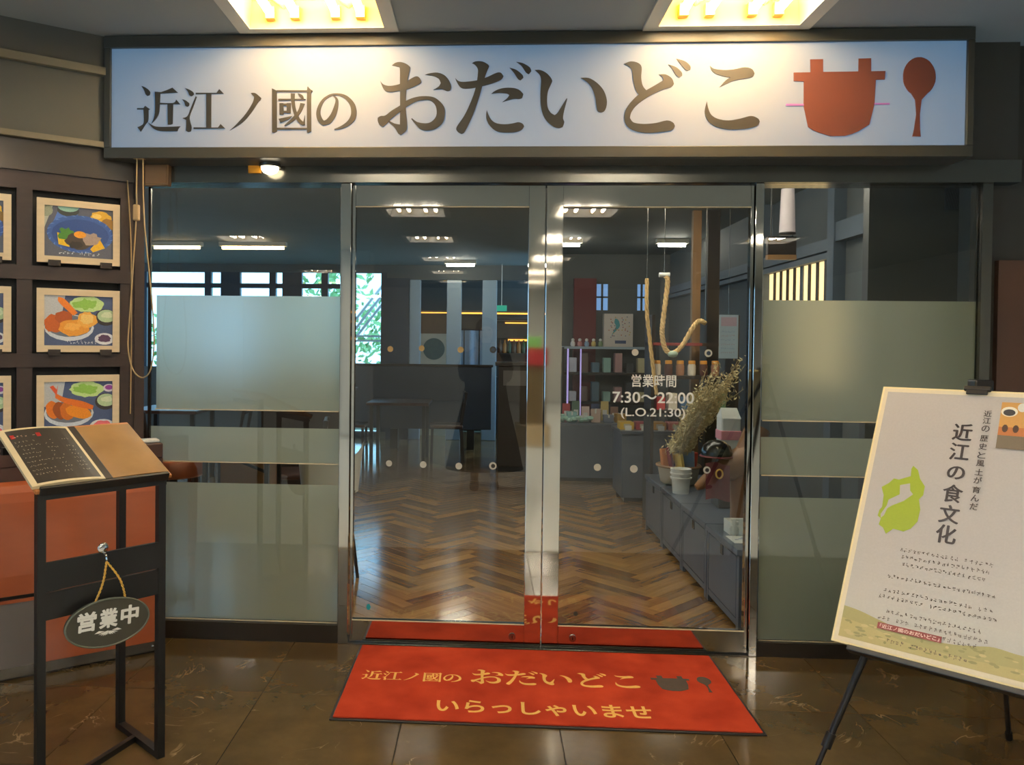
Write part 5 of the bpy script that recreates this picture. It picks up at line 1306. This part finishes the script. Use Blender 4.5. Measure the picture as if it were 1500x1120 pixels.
for k in range(6):
    rgb, nm = colr[k]; cn = colour('gift_%d' % k, rgb); x = .5+k*.13; hh = (.05, .07, .04, .09, .05, .06)[k]
    o = thing('gift_box', nm+' gift box on the black display table nearest the meeting stiles', 'box', (x, 4.75, .62), rz=.2*(k % 3)-.2, group='gift boxes on the display table')
    part('box', MB().bevelbox(-.05, .05, -.05, .05, 0, hh*1.5, .004), cn, o); part('lid', MB().bevelbox(-.053, .053, -.053, .053, hh*1.1, hh*1.5+.006, .004), cn, o); part('ribbon', MB().box(-.008, .008, -.0545, .0545, hh*1.09, hh*1.5+.0075), 'white_plastic', o)
colr2 = [((226, 180, 60), 'yellow'), ((176, 60, 70), 'rose red'), ((206, 150, 70), 'amber'), ((226, 130, 120), 'salmon pink'), ((110, 70, 60), 'brown')]
for k in range(5):
    rgb, nm = colr2[k]; cn = colour('sweet_%d' % k, rgb); x = 1.03+k*.15
    o = thing('sweets_box', nm+' sweets box on the display table below the opening hours', 'box', (x, 3.75, .66), group='sweets boxes behind the opening hours')
    part('box', MB().bevelbox(-.065, .065, -.08, .08, 0, .07, .004), cn, o); part('label', MB().box(-.03, .03, -.0815, -.08, .015, .055), 'cream_panel', o)
tis = thing('tissue_bundle', 'crumpled pale mint tissue bundle at the front of the black display table', 'wrapping', (.62, 4.66, .62))
tm = MB()
for k in range(9): tm.blob((.46+k*.045, 4.655, .648+.012*(k % 3)), (.034, .03, .022), 8, 5, jitter=.5)
part('sheet', tm, 'gift_0', tis, True)
more = [((236, 236, 232), 'white'), ((196, 70, 76), 'red'), ((92, 120, 96), 'moss green'), ((236, 206, 196), 'blush'), ((70, 82, 120), 'indigo'), ((214, 190, 120), 'straw yellow'), ((150, 110, 90), 'cocoa brown')]
for k, (rgb, nm) in enumerate(more):
    cn = colour('pouch_%d' % k, rgb); x = .49+k*.105
    o = thing('pouch', nm+' standing pouch at the back of the black display table', 'pouch', (x, 4.98, .6205), group='pouches on the display table')
    b_ = MB(); w2, hh = .042, .15+.03*(k % 3)
    b_.add([(-w2, -.022, 0), (w2, -.022, 0), (w2, .022, 0), (-w2, .022, 0), (-w2, -.003, hh), (w2, -.003, hh), (w2, .003, hh), (-w2, .003, hh)], [(0, 3, 2, 1), (4, 5, 6, 7), (0, 1, 5, 4), (2, 3, 7, 6), (1, 2, 6, 5), (3, 0, 4, 7)])
    part('pack', b_, cn, o); part('label', MB().box(-.024, .024, -.0205, -.0185, hh*.25, hh*.55), 'white_paint', o)
figs = [((232, 226, 220), 'white'), ((216, 150, 150), 'pink'), ((150, 176, 206), 'light blue'), ((214, 186, 110), 'golden'), ((126, 150, 110), 'green')]
for k, (rgb, nm) in enumerate(figs):
    cn = colour('fig_%d' % k, rgb); x = .78+k*.085
    o = thing('figurine', nm+' round figurine on top of the gift shelf', 'figurine', (x, 6.1, 1.4305), group='figurines on top of the gift shelf')
    part('body', MB().lathe([(.022, 0), (.03, .02), (.027, .05), (.016, .065)], 12), cn, o); part('head', MB().blob((0, 0, .08), (.021, .021, .02), 10, 7), 'white_paint', o)
for k in range(5):
    x = 1.03+k*.15
    o = solo('price_card', MB().box(-.03, .03, -.002, .002, 0, .045).move(Matrix.Translation((x, 3.60, .6605))), 'white_paint', 'white price card in front of the '+colr2[k][1]+' sweets box', 'price card', (x, 3.60, .6605), group='price cards behind the opening hours')
hk_ = [((200, 60, 60), 'red'), ((230, 220, 200), 'cream'), ((70, 110, 150), 'blue'), ((210, 170, 90), 'ochre'), ((150, 80, 120), 'plum'), ((120, 160, 120), 'sage green')]
for k, (rgb, nm) in enumerate(hk_):
    cn = colour('jarpack_%d' % k, rgb); x = 1.14+k*.098
    solo('small_box', MB().bevelbox(x-.035, x+.035, 2.76, 2.86, .9255, 1.03+.03*(k % 2), .004), cn, nm+' small box on the lower board of the jar shelf', 'box', (x, 2.8, .9255), group='small boxes on the jar shelf')
# gondola shelf with goods against the back right wall
gs = thing('gift_shelf', 'tall gift shelf against the grey back wall', 'shelf', (.95, 6.2, 0))
for z in (.3, .72, 1.08, 1.40): part('board', MB().box(.66, 1.75, 6.0, 6.3, z, z+.03), 'blue_column' if z > 1.3 else 'dark_wood', gs, True)
for x in (.64, 1.75): part('side', MB().box(x, x+.03, 6.0, 6.32, 0, 1.42), 'dark_wood', gs, True)
part('led_strip', MB().box(.70, .72, 5.985, 6.0, .3, 1.4), 'lilac_led', gs, True); part('led_strip', MB().box(.86, .875, 5.985, 6.0, .3, 1.4), 'lilac_led', gs, True)
gc = [((200, 206, 206), 'white'), ((110, 90, 80), 'brown'), ((90, 120, 140), 'blue'), ((150, 190, 180), 'mint'), ((190, 150, 150), 'pink'), ((60, 62, 66), 'black'), ((200, 190, 150), 'cream')]
for row, z in enumerate((.751, 1.111)):
    for k in range(7):
        rgb, nm = gc[k]; cn = colour('good_%d' % k, rgb); x = .78+k*.14
        solo('carton', MB().bevelbox(x-.045, x+.045, 6.05, 6.18, z, z+.12+.06*((k+row) % 3), .005), cn, nm+(' carton on the lower shelf of the gift shelf', ' carton on the upper shelf of the gift shelf')[row], 'carton', (x, 6.1, z), group='cartons on the gift shelf')
pr = Print(lambda u, v, t: (1.20+u, 6.36-t, 1.43+v)); pr.rect(0, .365, 0, .42, (216, 206, 196))
pr.poly(smooth_poly([(.14, .36), (.18, .34), (.20, .27), (.17, .22), (.12, .17), (.09, .12), (.12, .2), (.15, .26), (.13, .31)]), (70, 160, 170)); pr.rect(.14, .28, .04, .08, (70, 84, 120))
for k in range(34): pr.poly(ell(.03+rnd.random()*.3, .1+rnd.random()*.28, .009, .008, 6), ((190, 120, 90), (120, 130, 150), (200, 170, 90), (150, 90, 100))[k % 4])
mp_ = thing('map_poster', 'square map poster with a teal lake on the grey back wall', 'poster', (1.38, 6.4, 1.43))
part('sheet', MB().box(1.2, 1.565, 6.3605, 6.50, 1.43, 1.85), 'white_paint', mp_, True); part('print', pr.mb, 'print', mp_, True, fixn=False)
# pendant lamp and wall box behind the right glass pane
ld = thing('pendant_lamp', 'long pale cylinder pendant lamp behind the right glass pane', 'lamp', (1.66, 1.5, 2.19))
part('shade', MB().lathe([(.050, 2.19), (.040, 2.48), (.036, 2.48), (.046, 2.19)], 20, at=(1.66, 1.5, 0)), 'lampshade', ld, True); part('cord', MB().tube([(1.66, 1.5, 2.475), (1.66, 1.5, SHOP_CEIL)], .004, 6), 'black_metal', ld, True)
part('rim', MB().lathe([(.052, 2.186), (.052, 2.196)], 20, at=(1.66, 1.5, 0)), 'dark_wood', ld, True)
hb_ = thing('hanging_board', 'dark hanging board with an orange lower edge behind the right pane', 'board', (1.64, 1.5, 2.02))
part('panel', MB().bevelbox(1.545, 1.73, 1.52, 1.56, 2.055, 2.175, .004), 'dark_wood', hb_, True); part('edge', MB().box(1.545, 1.73, 1.518, 1.562, 2.025, 2.055), 'tan_wood', hb_, True)
part('hanger', MB().tube([(1.57, 1.54, 2.17), (1.57, 1.54, SHOP_CEIL)], .004, 6).tube([(1.71, 1.54, 2.17), (1.71, 1.54, SHOP_CEIL)], .004, 6), 'black_metal', hb_, True)

# ---------------------------------------------------------------- hall behind the viewer, seen reflected in the door stiles
ds = thing('gift_display', 'red and green gift display in the hall, reflected in the door stiles', 'display', (.38, -7.6, 0))
part('base', MB().bevelbox(.14, .62, -7.9, -7.4, 0, .30, .01), 'beige_box', ds, True)
part('rack', MB().box(.2, .56, -7.75, -7.55, .30, 1.15), 'jacket_brown', ds, True)
part('red_panel', MB().bevelbox(.26, .58, -7.56, -7.5, 1.15, 1.40, .006), 'red_box', ds, True); part('green_card', MB().bevelbox(.24, .5, -7.6, -7.58, 1.40, 1.56, .004), 'green_card', ds, True)
for x in (-2.3, 2.6):
    solo('column', MB().bevelbox(x-.22, x+.22, -8.6, -8.16, 0, CEIL, .02), 'lobby_wall', 'pale square column in the hall behind the viewer on the %s side' % ('left' if x < 0 else 'right'), 'column', (x, -8.4, 0), group='hall columns')
# the photographer, seen only as a dark reflection in the glass
pe = thing('person', 'person in a long black coat holding up a phone, reflected in the glass', 'person', (-.30, -4.12, 0))
def skin_body(name, verts, edges, parent, mat, root=0, sub=2):
    me = bpy.data.meshes.new(name); me.from_pydata([v[:3] for v in verts], edges, []); me.update()
    o = link(name, me, parent)
    md = o.modifiers.new('s', 'SKIN'); md.use_smooth_shade = True
    for i, v in enumerate(verts):
        r = v[3]; me.skin_vertices[0].data[i].radius = (r, r) if not isinstance(r, tuple) else r
        me.skin_vertices[0].data[i].use_root = (i == root)
    sb = o.modifiers.new('d', 'SUBSURF'); sb.levels = sub; sb.render_levels = sub
    dg = bpy.context.evaluated_depsgraph_get(); m2 = bpy.data.meshes.new_from_object(o.evaluated_get(dg))
    o.modifiers.clear(); o.data = m2; m2.materials.clear(); m2.materials.append(MATS[mat])
    for p in m2.polygons: p.use_smooth = True
    return o
V = [(0, 0, .92, .13), (0, 0, 1.08, .12), (0, -.01, 1.25, .14), (0, -.01, 1.36, .11), (0, 0, 1.43, .052), (0, .015, 1.50, .075), (0, .02, 1.58, .088), (0, .01, 1.64, .06),
     (-.17, 0, 1.34, .052), (-.20, .05, 1.14, .043), (-.13, .24, 1.28, .036), (-.07, .29, 1.40, .028), (.17, 0, 1.34, .052), (.20, .05, 1.14, .043), (.13, .24, 1.28, .036), (.07, .29, 1.40, .028),
     (-.09, 0, .86, .095), (-.10, .02, .48, .06), (-.10, -.01, .09, .042), (-.10, .13, .04, .035), (.09, 0, .86, .095), (.10, .02, .48, .06), (.10, -.01, .09, .042), (.10, .13, .04, .035)]
Ed = [(0, 1), (1, 2), (2, 3), (3, 4), (4, 5), (5, 6), (6, 7), (3, 8), (8, 9), (9, 10), (10, 11), (3, 12), (12, 13), (13, 14), (14, 15), (0, 16), (16, 17), (17, 18), (18, 19), (0, 20), (20, 21), (21, 22), (22, 23)]
body = skin_body('body', V, Ed, pe, 'skin')
fac = MB().blob((0, .105, 1.555), (.012, .02, .02), 8, 6)
part('nose', fac, 'skin', pe)
for s in (-1, 1):
    part('eye', MB().blob((s*.032, .098, 1.585), (.013, .008, .008), 8, 6), 'hair', pe); part('ear', MB().blob((s*.088, .015, 1.57), (.012, .02, .03), 8, 6), 'skin', pe)
    for k in range(4):
        z = 1.39+.021*k; L = (.06, .068, .066, .056)[k]
        part('finger', MB().tube(cr([(s*.072, .295, z), (s*.083, .325, z+.003), (s*.078, .343, z+.004), (s*.078-s*L*.5, .347, z+.004)], 3), [.009]*4+[.0085]*3+[.008]*3, 7), 'skin', pe)
    part('thumb', MB().tube(cr([(s*.066, .285, 1.385), (s*.07, .305, 1.40), (s*.05, .322, 1.425)], 3), .0095, 7), 'skin', pe)
part('mouth', MB().blob((0, .1, 1.515), (.025, .008, .006), 8, 6), 'maroon', pe)
part('hair', MB().lathe([(.07, 1.42), (.10, 1.50), (.107, 1.58), (.10, 1.65), (.06, 1.70), (.01, 1.715)], 18, 1, .92, at=(0, -.022, 0)), 'hair', pe)
part('coat', MB().lathe([(.36, .20), (.30, .5), (.22, .85), (.19, 1.02), (.215, 1.22), (.20, 1.34), (.12, 1.41), (.06, 1.43)], 24, 1.08, .72), 'coat_black', pe)
for s in (-1, 1):
    part('sleeve', MB().tube(cr([(s*.17, 0, 1.345), (s*.205, .03, 1.23), (s*.20, .06, 1.13), (s*.165, .16, 1.2), (s*.135, .235, 1.275)], 4), [.07]*6+[.064]*5+[.055]*6, 12), 'coat_black', pe)
    part('shoe', MB().bevelbox(s*.10-.045, s*.10+.045, -.08, .19, 0, .085, .03), 'black_gloss', pe)
ph = thing('phone', 'black phone held up by the person in the black coat', 'phone', (-.30, -3.80, 1.42))
part('case', MB().bevelbox(-.078, .078, -.004, .004, -.037, .037, .003), 'black_gloss', ph); part('lens', MB().lathe([(.006, 0), (.006, .002)], 12).move(Matrix.Rotation(-math.pi/2, 4, 'X')).move(Matrix.Translation((.05, .004, .02))), 'chrome', ph)
